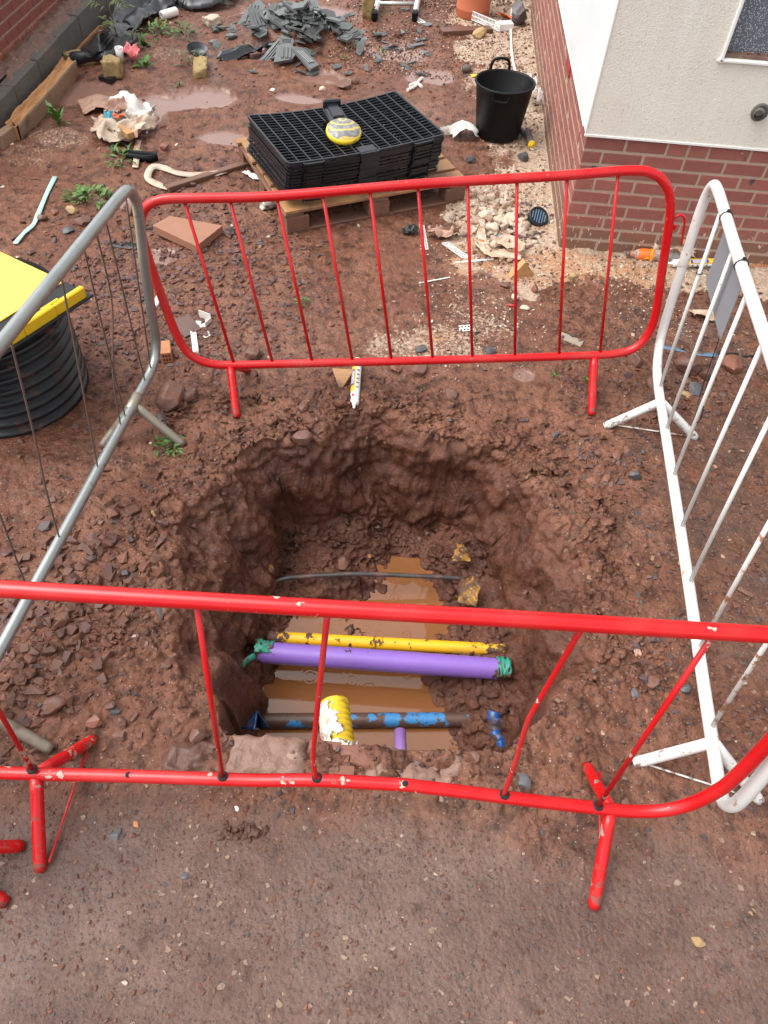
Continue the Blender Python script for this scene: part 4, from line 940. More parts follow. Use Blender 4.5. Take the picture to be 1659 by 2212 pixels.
def patch4(q, nu, nv, amp, seed, bulge=0):
    q = [np.array(p, float) for p in q]
    def fn(U, V):
        p = (q[0][None]*((1-U)*(1-V))[:, None]+q[1][None]*(U*(1-V))[:, None]+q[2][None]*(U*V)[:, None]+q[3][None]*((1-U)*V)[:, None])
        n0 = nrm(np.cross(q[1]-q[0], q[3]-q[0])); n0 = n0*(1 if n0[2] >= 0 else -1)
        return p+np.outer(amp*fbm(U*2+seed, V*2, 3, seed)+bulge*np.sin(math.pi*U)*np.sin(math.pi*V), n0)
    return fn
def gpts(l, lift=.004): return [at(*q)+np.array([0, 0, lift]) for q in l]
# tapes and bags at the pipe ends
def pipe_wrap(name, p, q, t0, t1, r, a0, a1, m, label, cat, seed, hang=0):
    dd = nrm(q-p); L_ = np.linalg.norm(q-p); sd = nrm(np.cross(dd, [0, 0, 1])); uu = np.cross(sd, dd)
    def fn(U, V):
        a = R(a0)+(R(a1)-R(a0))*U; rr_ = r+.006*np.abs(perlin(U*6+seed, V*5, seed))+.012*fbm(U*3, V*3+seed, 2, seed)**2
        return p+np.outer((t0+(t1-t0)*V)*L_+.010*perlin(U*5, V*2+seed, seed+3), dd)+np.outer(rr_*np.cos(a), sd)+np.outer(rr_*np.sin(a), uu)-np.outer(hang*np.clip(U-.6, 0, 1)**2, [0, 0, 1.0])
    b = MB(); b.grid(fn, 26, 18, keep=lambda u, v: .5*math.sin(u*23+v*7+seed)+.5*math.sin(v*19-u*9+seed*2)+.3*math.sin(u*51+v*33) > -.62+.5*max(0, abs(v-.5)*2-.7)); o = b.build(name, m, None, (p+q)/2 if False else p+dd*t0*L_, solid=.0008); tag(o, label, cat)
pipe_wrap('tape_scrap', *p_pp, -.01, .06, .0485, 60, 250, M_GREENT, 'torn green tape stuck at the muddy end of the purple pipe, near the bent wires', 'tape', 3)
ribbon('tape_scrap', [G(552,1416,-.43), G(540,1422,-.425), G(528,1430,-.42), G(520,1440,-.425), G(512,1451,-.43), G(505,1458,-.43)], .026, M_GREENT, 'ragged green tape trailing down the mud from the purple pipe end', 'tape', up=(.3, -.4, .85))
pipe_wrap('tape_scrap', *p_pp, .945, 1.0, .050, 20, 265, M_GREENT, 'green tape clump at the purple pipe end nearer the white barrier', 'tape', 8)
def tri_bag():
    q = [G(520,1574,-.35), G(556,1535,-.30), G(583,1574,-.33), G(560,1575,-.42), G(550,1578,-.30)]
    b = MB(); 
    def tri(a, c, e, n_=8, seed=1):
        vs = []; fs = []; ids = {}
        for i in range(n_+1):
            for j in range(n_+1-i):
                u = i/n_; v = j/n_; p = a*(1-u-v)+c*u+e*v; ids[(i, j)] = len(vs); vs.append(p+np.array([0, 0, .006*float(perlin(np.array(u*5+seed), np.array(v*5), seed))]))
        for i in range(n_):
            for j in range(n_-i):
                fs.append((ids[(i, j)], ids[(i+1, j)], ids[(i, j+1)]))
                if i+j < n_-1: fs.append((ids[(i+1, j)], ids[(i+1, j+1)], ids[(i, j+1)]))
        b.add(vs, fs, 0, True)
    tri(q[0], q[1], q[4], 8, 1); tri(q[4], q[1], q[3], 8, 2); tri(q[3], q[1], q[2], 8, 3)
    o = b.build('plastic_bag', M_BLUEB, None, q[0], solid=.001); tag(o, 'dark blue plastic bag peaked over the blue pipe end', 'bag')
tri_bag()
ribbon('tape_scrap', [G(1070,1538,-.40), G(1066,1552,-.41), G(1069,1566,-.42), G(1066,1578,-.43)], .05, M_BLUEB2, 'crumpled blue tape hanging at the other end of the blue pipe', 'tape', up=(-.2, -.45, .85))
ribbon('tape_scrap', [G(1068,1578,-.40), G(1072,1590,-.40), G(1080,1600,-.40), G(1081,1614,-.41)], .034, M_BLUEB2, 'lower strip of blue tape below the crumpled blue one', 'tape', up=(-.2, -.45, .85))
def folded_tape(q, m, label, seed, lift):
    q = [G(a, b, z) for a, b, z in q]
    g = patch4(q, 1, 1, lift, seed, lift*1.2)
    def fn(U, V):
        P = g(U, V); fold = .014*(np.abs(((U*2.3+V*1.1) % 1)-.5)*2-.5)
        n0 = nrm(np.cross(q[1]-q[0], q[3]-q[0])); n0 = n0 if n0[2] > 0 else -n0
        return P+np.outer(fold, n0)
    b = MB(); b.grid(fn, 20, 20, keep=lambda u, v: not (u > .9+.08*math.sin(v*25) or v < .06+.06*math.sin(u*21) or (u+v > 1.72+.1*math.sin(u*30)))); o = b.build('warning_tape', m, None, q[0], solid=.001); tag(o, label, 'tape'); return o
T = folded_tape([(983,1300,-.50), (1000,1244,-.46), (1040,1246,-.42), (1030,1312,-.45)], M_OCHTAPE, 'muddy ochre warning tape crumpled over the end of the black cable', 21, .012)
folded_tape([(972,1212,-.46), (990,1170,-.42), (1004,1175,-.40), (1018,1213,-.43)], M_OCHTAPE, 'torn ochre tape sticking out of the far corner of the hole', 27, .010)
sheet('tape_scrap', G(585,1228,-.40), .025, .04, M_OCHTAPE, 'tiny ochre tape scrap above the cable end', 'tape', 31, .02, .5, R(50), 8, .1)
sheet('tape_scrap', at(798,1206)+np.array([0,0,.01]), .02, .02, M_OCHTAPE, 'tiny pale scrap on the shelf above the cable', 'tape', 33, .01, .5, None, 8, .1)
def text3d(s_, c, size, ax, upv, m, parent, name='lettering'):
    cu = bpy.data.curves.new(name, 'FONT'); cu.body = s_; cu.size = size; cu.align_x = 'CENTER'; cu.align_y = 'CENTER'; cu.extrude = .0003
    o = bpy.data.objects.new(name, cu); 
    x = Vector(nrm(ax)); n0 = Vector(nrm(np.cross(ax, upv))); y = n0.cross(x)
    me = None
    COL.objects.link(o); dg = bpy.context.evaluated_depsgraph_get(); dg.update(); me = bpy.data.meshes.new_from_object(o.evaluated_get(dg)); bpy.data.objects.remove(o)
    me.materials.clear(); me.materials.append(m)
    o2 = bpy.data.objects.new(name, me); COL.objects.link(o2); o2.parent = parent
    mw = Matrix((( x[0], y[0], n0[0]), (x[1], y[1], n0[1]), (x[2], y[2], n0[2]))).to_4x4(); mw.translation = Vector(c)-wloc(parent); o2.matrix_local = mw
    return o2
text3d('CU', G(1017,1276,-.41), .030, (.3,.85,.4), (-.8,.1,.6), M_INK, T)

# ------------------------------------------------------------------ rocks
def ico(sub):
    bm = bmesh.new(); bmesh.ops.create_icosphere(bm, subdivisions=sub, radius=1); bm.verts.index_update()
    v = np.array([q.co[:] for q in bm.verts]); f = np.array([[q.index for q in p.verts] for p in bm.faces]); bm.free(); return v, f
ICO2 = ico(2); ICO3 = ico(3)
def rock_mesh(seed, sx, sy, sz, kind='angular', sub=3):
    rr = np.random.default_rng(seed); v, f = (ICO3 if sub == 3 else ICO2); v = v.copy()
    for _ in range(12 if kind == 'angular' else 5):
        n0 = nrm(rr.normal(0, 1, 3)); k = rr.uniform(.5, .86); dd = v@n0; over = dd > k; v[over] -= np.outer(dd[over]-k, n0)*.92
    o = rr.uniform(0, 50)
    v = v*(1+.06*fbm(v[:, 0]*2+o+v[:, 2], v[:, 1]*2+v[:, 2]*1.3, 3, seed % 97))[:, None]
    v = v/np.abs(v).max(0)*np.array([sx, sy, sz])
    return v, f
def rock(px, py, w_px, m, label, cat='stone', flat=.6, seed=None, name='stone', asp=.75, group=None, sink=.25, kind='angular', rz=None, base=None):
    seed = seed if seed is not None else int(px*7+py*13)
    p = at(px, py) if base is None else np.array(base, float)
    dep = (_M[2]@(p-CAMP)); s_ = w_px*dep/CAM_F/2
    v, f = rock_mesh(seed, s_, s_*asp, s_*flat, kind, 3 if w_px > 22 else 2)
    a = rz if rz is not None else (seed*.37) % 6.28; v = v@rotz(a).T@rot((1, 0, 0), .15*math.sin(seed)).T
    b = MB(); b.add(v+p+np.array([0, 0, s_*flat*(1-2*sink)]), f.tolist(), 0, kind != 'angular'); o = b.build(name, m, None, p); tag(o, label, cat, group); return o
for a in [
 (650,950,52,M_STONE,'rounded brown boulder embedded on the far slope of the hole','stone',.6,1),
 (375,862,85,M_STONE,'big brown clod of earth just beyond the galvanised barrier foot','clod',.6,2),
 (410,855,48,M_STONE,'slanted brown stone leaning on the big earth clod','stone',.55,3),
 (655,887,28,M_STONE,'blocky light brown stone below the sealant tube','stone',.8,4),
 (545,770,50,M_STONE,'long brown stone behind the far barrier left foot','stone',.5,5),
 (352,905,38,M_SLATESTONE,'flat grey slate piece below the big earth clod','stone',.3,6),
 (1240,925,36,M_STONE,'larger of three brown stones in front of the red barrier foot','stone',.7,7),
 (1255,940,28,M_STONE,'mid-sized brown stone touching the larger one by the red foot','stone',.6,8),
 (1266,950,14,M_STONE,'smallest of the three brown stones by the red foot','stone',.7,9),
 (1482,800,64,M_STONE,'big brown boulder behind the white barrier bars','stone',.75,10),
 (1528,812,44,M_STONE,'brown boulder next to the biggest one behind the white bars','stone',.65,11),
 (1580,795,62,M_RED,'flat reddish boulder farthest along behind the white bars','stone',.5,12),
 (1500,843,44,M_SLATESTONE,'dark purple stone under the two brown boulders','stone',.55,13),
 (1415,835,46,M_STONE,'slanted brown stone touching the white barrier bend','stone',.5,14),
 (1372,782,44,M_STONE,'brown stone peeking below the red barrier corner','stone',.7,15),
 (1480,850,26,M_YELLOWSTONE,'orange tinted flat stone between the white barrier feet','stone',.3,16),
 (1372,1032,34,M_SLATESTONE,'dark slate coloured stone in the rubble by the white barrier','stone',.7,17),
 (1278,1040,30,M_RED,'orange brown flat stone in the rubble by the white barrier','stone',.35,18),
 (1308,1035,26,M_RED,'second orange brown stone beside the flat one','stone',.4,19),
 (1330,985,32,M_STONE,'brown stone above the rubble by the white barrier','stone',.5,20),
 (1355,975,26,M_STONE,'flat brown stone highest in the rubble by the white barrier','stone',.4,21),
 (1155,628,24,M_RED,'faceted reddish stone in front of the orange wood wedge','stone',.9,22),
 (1110,645,20,M_CREAM,'pale pebble left of the faceted reddish stone','stone',.7,23),
 (1090,618,26,M_STONE,'flat brown stone on the pale patch behind the barrier','stone',.4,24),
 (1132,667,24,M_CREAM,'greyish cream flat stone near the red plastic bit','stone',.4,25),
 (1235,600,22,M_YELLOWSTONE,'olive brown pebble below the brick corner','stone',.7,26),
 (1058,760,24,M_SLATESTONE,'grey rounded stone just above the far bottom rail','stone',.6,27),
 (910,755,32,M_SLATESTONE,'flat dark stone above the bottom rail near the middle','stone',.4,28),
 (905,800,46,M_STONE,'flat slab of brown stone below the bottom rail','stone',.5,29),
 (975,855,36,M_STONE,'square brown stone on the mud beyond the hole','stone',.5,30),
 (855,797,34,M_RED,'red brick fragment under the bottom rail','brick',.5,31),
 (745,188,42,M_STONE,'flat brown stone behind the tray stack','stone',.35,32),
 (768,180,22,M_STONE,'upright brown stone beside the flat one behind the trays','stone',.9,33),
 (697,195,16,M_CREAM,'cream pebble behind the tray stack','stone',.7,34),
 (588,195,14,M_WHITEPL,'small white crumb behind the trays','scrap',.5,35),
 (355,320,22,M_RED,'broken red brick piece near the black tape roll','brick',.7,36),
 (365,278,18,M_RED,'flat red brick flake near the muddy puddle','brick',.3,37),
 (352,275,20,M_STONE,'brown stone beside the cloth heap','stone',.5,38),
 (290,265,20,M_STONE,'brown stone behind the cloth heap','stone',.7,39),
 (425,365,22,M_STONE,'brown stone inside the loop of cream strap','stone',.9,40),
 (415,400,20,M_STONE,'brown stone in front of the cream strap','stone',.6,41),
 (158,458,28,M_YELLOWSTONE,'olive stone at the end of the pale green strap','stone',.8,42),
 (95,475,28,M_STONE,'dark brown stone left of the olive one','stone',.6,43),
 (180,482,42,M_STONE,'wide brown stone below the olive one','stone',.5,44),
 (150,500,32,M_SLATESTONE,'purple grey stone under the wide brown one','stone',.4,45),
 (285,463,24,M_STONE,'brown cube-like stone by the galvanised barrier top','stone',.9,46),
 (268,512,18,M_STONE,'small brown stone seen through the wires','stone',.7,47),
 (120,460,24,M_RED,'reddish stone above the yellow cover','stone',.5,48),
 (1130,345,30,M_SLATESTONE,'black stone beside the tub','stone',.8,49),
 (1128,292,24,M_SLATESTONE,'black stone touching the tub base','stone',.8,50),
 (1118,300,20,M_SLATESTONE,'small black stone under the yellow topped cartridge','stone',.7,51),
 (1015,350,28,M_SLATESTONE,'dark lump of rubble near the white plastic sheet','stone',.6,52),
 (1035,80,34,M_YELLOWSTONE,'ochre stone on the pale gravel far from the tub','stone',.7,53),
 (1125,10,50,M_SLATESTONE,'large dark rubble block against the far brick base','rubble',1.2,54),
 (860,77,22,M_STONE,'dark upright stone by the far puddle','stone',1.0,55),
 (1098,478,40,M_CREAM,'pale lime lump below the ribbed black cap','stone',.6,56),
 (1045,470,30,M_CREAM,'cream lime lump in the rubble nearest the pallet','stone',.7,57),
 (1065,500,36,M_CREAM,'cream lime lump above the orange plastic bag','stone',.7,58),
 (1085,440,24,M_CREAM,'small cream lime lump above the black cap','stone',.7,59),
 (1030,420,26,M_CREAM,'cream lime lump at the pallet end','stone',.6,60),
 (1480,1488,30,M_SLATESTONE,'dark stone half under the lower white rail','stone',.6,61),
 (1410,1475,40,M_STONE,'dark wet stone near the lower end of the white rail','stone',.6,62),
 (1398,1460,24,M_STONE,'small brown stone beside the dark wet one','stone',.6,63),
 (1372,1498,26,M_SLATESTONE,'grey diamond shaped slate right of the hole','stone',.3,64),
 (1130,1690,40,M_SLATESTONE,'pointed grey slate just above the near bottom rail','stone',.35,65),
 (1025,1640,34,M_STONE,'round brown lump on the concrete edge','stone',.8,66),
 (965,1940,16,M_STONE,'upright brown pebble on the near roadway','stone',1.2,67),
 (1507,2033,34,M_YELLOWSTONE,'muddy lump on the near roadway below the chipped red foot','stone',.4,68),
 (400,1893,20,M_SLATESTONE,'flat grey pebble on the near roadway','stone',.3,69),
 (252,1803,34,M_SLATESTONE,'dark slate chip pair near the chipped red foot','stone',.3,70),
 (1350,1735,30,M_STONE,'brown pebble under the near red corner bend','stone',.5,71),
 (1400,1840,22,M_STONE,'brown round pebble below the near red corner bend','stone',.7,72),
 (322,1118,40,M_YELLOWSTONE,'ochre flat stone left of the hole rim','stone',.4,73),
 (60,1660,30,M_STONE,'brown stone behind the near red rail end','stone',.6,74),
 (265,1560,30,M_STONE,'brown stone left of the near barrier foot','stone',.7,75),
 (260,1590,34,M_STONE,'flat brown stone beside the red foot tip','stone',.5,76),
 (205,1560,36,M_RED,'reddish long stone on the rubble heap','stone',.5,77),
 (115,1530,60,M_STONE,'largest brown rock of the rubble heap by the galvanised rail','stone',.5,78),
 (60,1460,40,M_STONE,'brown rock high on the rubble heap','stone',.6,79),
 (430,1590,46,M_STONE,'lump of earth broken off beside the concrete block','clod',.7,80),
 (740,1218,40,M_STONE,'dark earth lump on the shelf above the cable','clod',.6,81)]:
    rock(a[0], a[1], a[2], a[3], a[4], a[5], a[6], a[7])
def muddy_lump():
    m = mat('dark_mud_clod', (.090, .036, .022), .55, .3, 30, .8, 60, .008); rr = np.random.default_rng(5)
    for (px, py, sp_, n0, lb) in ((492, 1800, .017, 26, 'smaller crumbly lump of dark mud dropped on the roadway'), (540, 1799, .024, 44, 'larger crumbly lump of dark mud dropped on the roadway')):
        c = at(px, py); b = MB()
        for i in range(n0):
            pts = rr.normal(0, 1, (14, 3)); pts /= np.linalg.norm(pts, axis=1)[:, None]; o = np.array([np.clip(rr.normal(0, sp_), -.045, .045), np.clip(rr.normal(0, .012), -.03, .03), 0])
            b.hull(pts*rr.uniform(.6, 1, (14, 1))*(rr.uniform(.007, .018) if i else .03)*np.array([1, 1, .8])+c+o*(i > 0)+np.array([0, 0, rr.uniform(0, .014)*math.exp(-(o[1]/.014)**2)*(i > 0)]))
        tag(b.build('mud_clod', m, None, c), lb, 'clod')
muddy_lump()

# loose small things nothing tells apart, as individual objects
def scatter_things(name, label, cat, group, n_, region, sizes, m, flat, kseed, mats=None):
    rr = np.random.default_rng(kseed); ms = []
    for i in range(7):
        pts = rr.normal(0, 1, (13, 3)); pts /= np.linalg.norm(pts, axis=1)[:, None]; pts *= rr.uniform(.7, 1, (13, 1))*np.array([1, .75, flat])
        for mm in (mats or [m]):
            b = MB(); b.hull(pts); o = b.build(name, mm); ms.append(o.data); bpy.data.objects.remove(o)
    k = 0
    while k < n_:
        x, y = region(rr)
        if abs(x) < .62 and .95 < y < 2.5: continue
        s_ = rr.uniform(*sizes); o = bpy.data.objects.new(name, ms[rr.integers(len(ms))]); COL.objects.link(o)
        o.location = (x, y, gz(x, y)+s_*flat*.25); o.scale = (s_, s_, s_); o.rotation_euler = (rr.normal(0, .25), rr.normal(0, .25), rr.uniform(0, 6.28)); tag(o, label, cat, group); k += 1
scatter_things('stone', 'loose stone lying in the mud around the hole', 'stone', 'loose stones around the hole', 90, lambda r: ((r.normal(-1.2, .18), r.uniform(.85, 1.9)) if r.random() < .45 else ((r.uniform(.7, 1.5), r.uniform(.95, 2.6)) if r.random() < .5 else (r.uniform(-1.2, .9), r.uniform(2.5, 3.6)))), (.010, .026), None, .5, 5, [M_STONE, M_STONE, M_RED, M_SLATESTONE])

# roof tile heap: every broken piece an object
def tile_heap():
    rr = np.random.default_rng(9); ms = []
    for i in range(14):
        w_ = rr.uniform(.05, .10); h = rr.uniform(.07, .17); t = rr.uniform(.018, .026)
        q = np.array([(-w_, -h), (w_*rr.uniform(.4, 1), -h*rr.uniform(.6, 1)), (w_, h*rr.uniform(.2, 1)), (w_*rr.uniform(-.3, .3), h), (-w_*rr.uniform(.5, 1), h*rr.uniform(.3, 1))])
        b = MB(); n0 = 5
        ribs = i % 3 != 2
        top = [(*p, t/2) for p in q]; bot = [(*p, -t/2) for p in q]
        b.add(top+bot, [tuple(range(5)), tuple(reversed(range(5, 10)))]+[(j, j+5, (j+1) % 5+5, (j+1) % 5) for j in range(5)])
        if ribs:
            for xo in (-.55, .0, .5): b.box((w_*xo*.6, 0, t/2+.004), (w_*.22, h*1.1, .009), bev=.003)
        o = b.build('tile_piece', M_SLATE); ms.append(o.data); bpy.data.objects.remove(o)
    c = G(655, 95); cx, cy = c[0], c[1]; placed = 0; big = []
    def put(x, y, z, s_, rx, ry, rz_, label, grp, k=None):
        o = bpy.data.objects.new('tile_piece', ms[rr.integers(len(ms)) if k is None else k]); COL.objects.link(o); o.location = (x, y, z); o.scale = (s_,)*3; o.rotation_euler = (rx, ry, rz_); tag(o, label, 'tile', grp)
    for i in range(240):
        r_ = min(abs(rr.normal(0, .5)), 1.25); a = rr.uniform(0, 6.28); x = cx+.62*r_*math.cos(a); y = cy+.44*r_*math.sin(a)
        q = ((x-cx)/.62)**2+((y-cy)/.46)**2; z = gz(x, y)+.015+rr.uniform(0, .10)*math.exp(-q*1.5); lean = .45*min(r_, 1)
        put(x, y, z, rr.uniform(.32, .72) if r_ < .85 else rr.uniform(.25, .5), rr.normal(0, .25)+rr.choice([-.22, .3]), rr.normal(0, .32), rr.uniform(0, 6.28), 'broken grey roof tile piece in the tile heap', 'broken roof tiles in the heap')
    for i in range(60):
        px = rr.uniform(500, 940); py = rr.uniform(20, 165); p = at(px, py)
        if ((p[0]-cx)/.62)**2+((p[1]-cy)/.46)**2 < 1: continue
        put(p[0], p[1], p[2]+.008, rr.uniform(.22, .5), rr.normal(0, .12), rr.normal(0, .12), rr.uniform(0, 6.28), 'grey roof tile shard lying scattered round the tile heap', 'roof tile shards round the heap')
    for (px, py, s_, rx, ry, rz_, lb, k) in [(712, 78, 1.7, .35, .3, .5, 'largest smooth broken tile leaning on the heap side nearest the tub', 2), (668, 80, 1.5, .25, .1, .5, 'long ribbed broken tile lying across the heap', 0), (545, 45, 1.25, .3, 0, -.1, 'ribbed tile half standing apart behind the heap', 3), (590, 85, 1.2, .5, .1, -.6, 'pair-ribbed broken tile on the heap side nearest the weeds', 4), (620, 130, 1.1, .4, 0, .1, 'ribbed broken tile at the near foot of the heap', 6), (560, 60, 1.2, .3, 0, .4, 'grey broken tile behind the pair-ribbed one', 7), (660, 140, 1.0, .3, .1, .9, 'ribbed tile corner at the very front of the heap', 9)]:
        p = at(px, py); put(p[0], p[1], p[2]+.05, s_, rx, ry, rz_, lb, None, k)
tile_heap()

# ------------------------------------------------------------------ loose litter, timber and so on
def plank(name, a, b_, w_, h, m, label, cat, lift=0, bev=.003, z0=None, z1=None, parent=None):
    p = at(*a) if z0 is None else G(*a, z0); q = at(*b_) if z1 is None else G(*b_, z1); dd = nrm(q-p); L_ = np.linalg.norm(q-p); s_ = nrm(np.cross([0, 0, 1.0], dd)); u = np.cross(dd, s_)
    b = MB(); b.box((p+q)/2+u*(h/2+lift), (L_, w_, h), np.array([dd, s_, u]).T, bev=bev, jit=.001); o = b.build(name, m, None, (p+q)/2); tag(o, label, cat); return o
plank('timber_lath', (362,412), (566,350), .055, .035, M_WOODD, 'dark wet timber lath running up to the pallet', 'timber')
plank('timber_plank', (952,72), (1060,68), .10, .035, M_WOODD, 'wet brown plank in front of the terracotta drum', 'timber')
plank('timber_lath', (1208,724), (1257,745), .055, .008, mat('grey_lath', (.30, .24, .19), .7, .25, 10, .3), 'thin grey lath behind the far red barrier', 'timber')
def sleeper():
    T = thing('timber_sleeper', (-2.78, 5.5, 0), 'thick weathered timber with a split top beside the retaining wall', 'timber')
    y0, y1 = 4.96, 6.08
    def fn(U, V):
        y = y0+(y1-y0)*V
        per = np.array([(0, 0), (.012, .125), (-.03, .132), (-.055, .105), (-.085, .125), (-.11, .02), (0, 0)])
        k = np.clip((U*6).astype(int), 0, 5); f = U*6-k; xz = per[k]*(1-f)[:, None]+per[np.clip(k+1, 0, 6)]*f[:, None]
        jag = np.where((U > .2) & (U < .75), .022*fbm(y*3.5, U*14, 3, 3), 0)
        return np.stack([-2.755+xz[:, 0]+.01*fbm(y*3, U*2, 2, 4), y, xz[:, 1]+jag-.01], -1)
    b = MB(); b.grid(fn, 37, 90, keep=None)
    # material by the split top
    nu = 37
    for i, f in enumerate(b.f):
        u = ((f[0]) % nu)/36
        if .19 < u < .72: b.mi[i] = 1
    b.build('beam', [M_SLEEP, M_SPLIT], T)
    for yy, s_ in ((y0, -1), (y1, 1)):
        b = MB(); b.box((-2.802, yy, .055), (.08, .012, .105), bev=.004); b.build('end_grain', M_SPLIT, T)
    plank('timber_offcut', (2,322), (38,296), .06, .09, M_SLEEP, 'short rotten timber offcut at the near end of the sleeper', 'timber')
    plank('timber_strip', (140,140), (216,60), .014, .02, M_SPLIT, 'thin raw timber strip along the foot of the retaining wall', 'timber')
sleeper()
def slab():
    q = [at(334,510), at(427,550), at(483,505), at(370,484)]
    T = np.array([.0, 0, .045]); vs = [p+T*.2 for p in q]+[p+T*1.2 for p in q]; vs[0] = q[0]+np.array([0, 0, .02]); vs[4] = q[0]+np.array([0, 0, .07])
    b = MB(); b.hull(vs); o = b.build('paving_slab', M_PAVER, None, q[0]); md = o.modifiers.new('b', 'BEVEL'); md.width = .004; md.segments = 2; tag(o, 'brown concrete paving slab lying flat beyond the far barrier', 'slab')
slab()
def wedge(px, py, w_px, rz, label, seed, m=M_WOOD, tall=1.0):
    p = at(px, py); s_ = w_px*(_M[2]@(p-CAMP))/CAM_F
    vs = np.array([(-.5, -.12, 0), (.5, -.12, 0), (0, -.12, .62*tall), (-.5, .14, 0), (.5, .14, 0), (0, .14, .62*tall)])*s_
    b = MB(); b.hull(vs@rotz(rz).T+p); o = b.build('wood_wedge', m, None, p); md = o.modifiers.new('b', 'BEVEL'); md.width = .002; tag(o, label, 'wood wedge'); return o
wedge(1126, 595, 60, .35, 'orange triangular wood wedge in front of the house corner', 1)
def wedge2():
    p = [G(717,795,.05), G(765,798,.05), G(735,846,.0)]
    dn = np.array([.02, .05, -.05]); b = MB(); b.hull([p[0], p[1], p[2], p[0]+dn, p[1]+dn, p[2]+dn*.6]); o = b.build('wood_wedge', M_PALLET, None, p[2]); md = o.modifiers.new('b', 'BEVEL'); md.width = .002; tag(o, 'brown pointed wood wedge beside the sealant tube', 'wood wedge')
wedge2()
def sealant(a, b_, r, label, z=.03, off=0):
    p = at(*a); q = at(*b_); p[2] += z; q[2] += z; dd = nrm(q-p); L_ = np.linalg.norm(q-p)   # a = nozzle end
    T = thing('sealant_tube', (p+q)/2, label, 'sealant tube')
    b = MB(); b.lathe([(.0, -.028), (.006, -.028), (.007, -.006), (.010, -.004), (.010, .004), (r*.96, .006), (r, .012), (r, L_), (r*1.04, L_), (r*1.04, L_+.008), (r*.86, L_+.008), (r*.86, L_-.02), (0, L_-.02)], 28, p, dd); b.build('tube', M_TUBEW, T)
    # printed label on the side facing up
    sd = nrm(np.cross(dd, [0, 0, 1])); 
    def patch(nm, a0, a1, l0, l1, m, rr):
        def fn(U, V):
            ang = R(off)+R(a0)+(R(a1)-R(a0))*U; l = L_*(l0+(l1-l0)*V); upv = np.cross(sd, dd)
            return p+np.outer(l, dd)+rr*(np.outer(np.cos(ang), sd)+np.outer(np.sin(ang), upv))
        bb = MB(); bb.grid(fn, 12, 4); bb.build(nm, m, T)
    patch('yellow_label', 95, 200, .22, .94, M_TUBEY, r+.0006); patch('navy_label', 110, 168, .36, .74, M_TUBEB, r+.0012)
    for k in range(5): patch('print', 52, 86, .30+.10*k, .335+.10*k, M_INK, r+.0006)
    patch('print', 100, 130, .1, .16, M_REDL, r+.0006)
    for k in range(3): patch('print', 118+16*k, 126+16*k, .40, .70, M_WHITEPL, r+.0016)
sealant((765,882), (772,792), .0225, 'white and yellow sealant tube lying beyond the hole')
sealant((1448,578), (1548,576), .0225, 'second sealant tube lying by the house behind the white barrier', off=-85)
def bottle():
    p = at(1352, 556); q = at(1462, 566); p[2] += .032; q[2] += .034; dd = nrm(q-p); L_ = np.linalg.norm(q-p)
    T = thing('drink_bottle', (p+q)/2, 'clear plastic drink bottle with an orange label lying at the house foot', 'bottle')
    b = MB(); r = .034; b.lathe([(0, .01), (.012, .01), (.012, .02), (.013, .03), (.02, .04), (.030, .06), (r, .08), (r, .16), (r*.93, .17), (r, .18), (r, L_-.01), (r*.8, L_), (0, L_-.005)], 28, p, dd); b.build('bottle', M_CLEAR, T)
    b = MB(); b.lathe([(0, -.004), (.0145, -.004), (.0145, .016), (.0, .016)], 20, p, dd); b.build('cap', M_INK, T)
    b = MB(); b.lathe([(.0148, .017), (.017, .024), (.017, .028)], 20, p, dd); b.build('cap_ring', M_ORANGE, T)
    b = MB(); b.lathe([(r+.0006-.012, .052), (r+.0006-.004, .062), (r+.0006, .082), (r+.0006, .155)], 28, p, dd); lb = b.build('label', M_ORANGE, T)
    to = nrm(CAMP-p); to = nrm(to-dd*(to@dd)); s_ = nrm(np.cross(dd, to))
    b = MB(); b.hull([p+dd*.095+to*(r+.001)+s_*0, p+dd*.125+to*(r*.9)+s_*.02, p+dd*.095+to*(r*.72)+s_*.026, p+dd*.075+to*(r*.85)+s_*.01, p+dd*.097+to*(r*.9)-s_*.016]); b.build('emblem', M_YPRINT, T)
    text3d('ozade', p+dd*.135+to*(r+.0018), .028, s_ if s_[2] > 0 else -s_, -dd if True else dd, M_YPRINT, T)
bottle()
# perforated white beads (angle strips with real holes)
def bead(a, b_, w_, label, cat='trim', legs=1, lift=.006, m=M_WHITEPL, twist=.0):
    p = at(*a)+np.array([0, 0, lift]); q = at(*b_)+np.array([0, 0, lift]); dd = nrm(q-p); L_ = np.linalg.norm(q-p); s_ = nrm(np.cross([0, 0, 1.0], dd)); u = np.cross(dd, s_)
    b = MB(); n_ = max(4, int(L_/.016)); st = L_/n_
    for leg in range(legs):
        sv = s_*math.cos(twist)+u*math.sin(twist) if leg == 0 else u*math.cos(twist)-s_*math.sin(twist)
        nv = nrm(np.cross(dd, sv)); R_ = np.array([dd, sv, nv]).T
        for (o, ww) in ((.06, .12), (.5, .14), (.94, .12)): b.box((p+q)/2+sv*w_*o, (L_, w_*ww, .0015), R_)
        for i in range(n_+1):
            for o in (.28, .72): b.box(p+dd*(st*(i if o < .5 else min(i+.5, n_)))+sv*w_*o, (st*.38, w_*.34, .0013), R_)
    o = b.build('perforated_bead', m, None, (p+q)/2); tag(o, label, cat); return o
bead((905,488), (914,540), .032, 'white perforated bead standing on end below the pallet corner', legs=2)
bead((954,528), (1002,562), .045, 'white perforated bead lying flat beside the plastic bag', legs=1)
bead((1012,42), (1078,70), .075, 'long white perforated angle bead by the terracotta drum', legs=2)
bead((994,718), (1022,716), .05, 'short white perforated bead stub near the far bottom rail', legs=1)
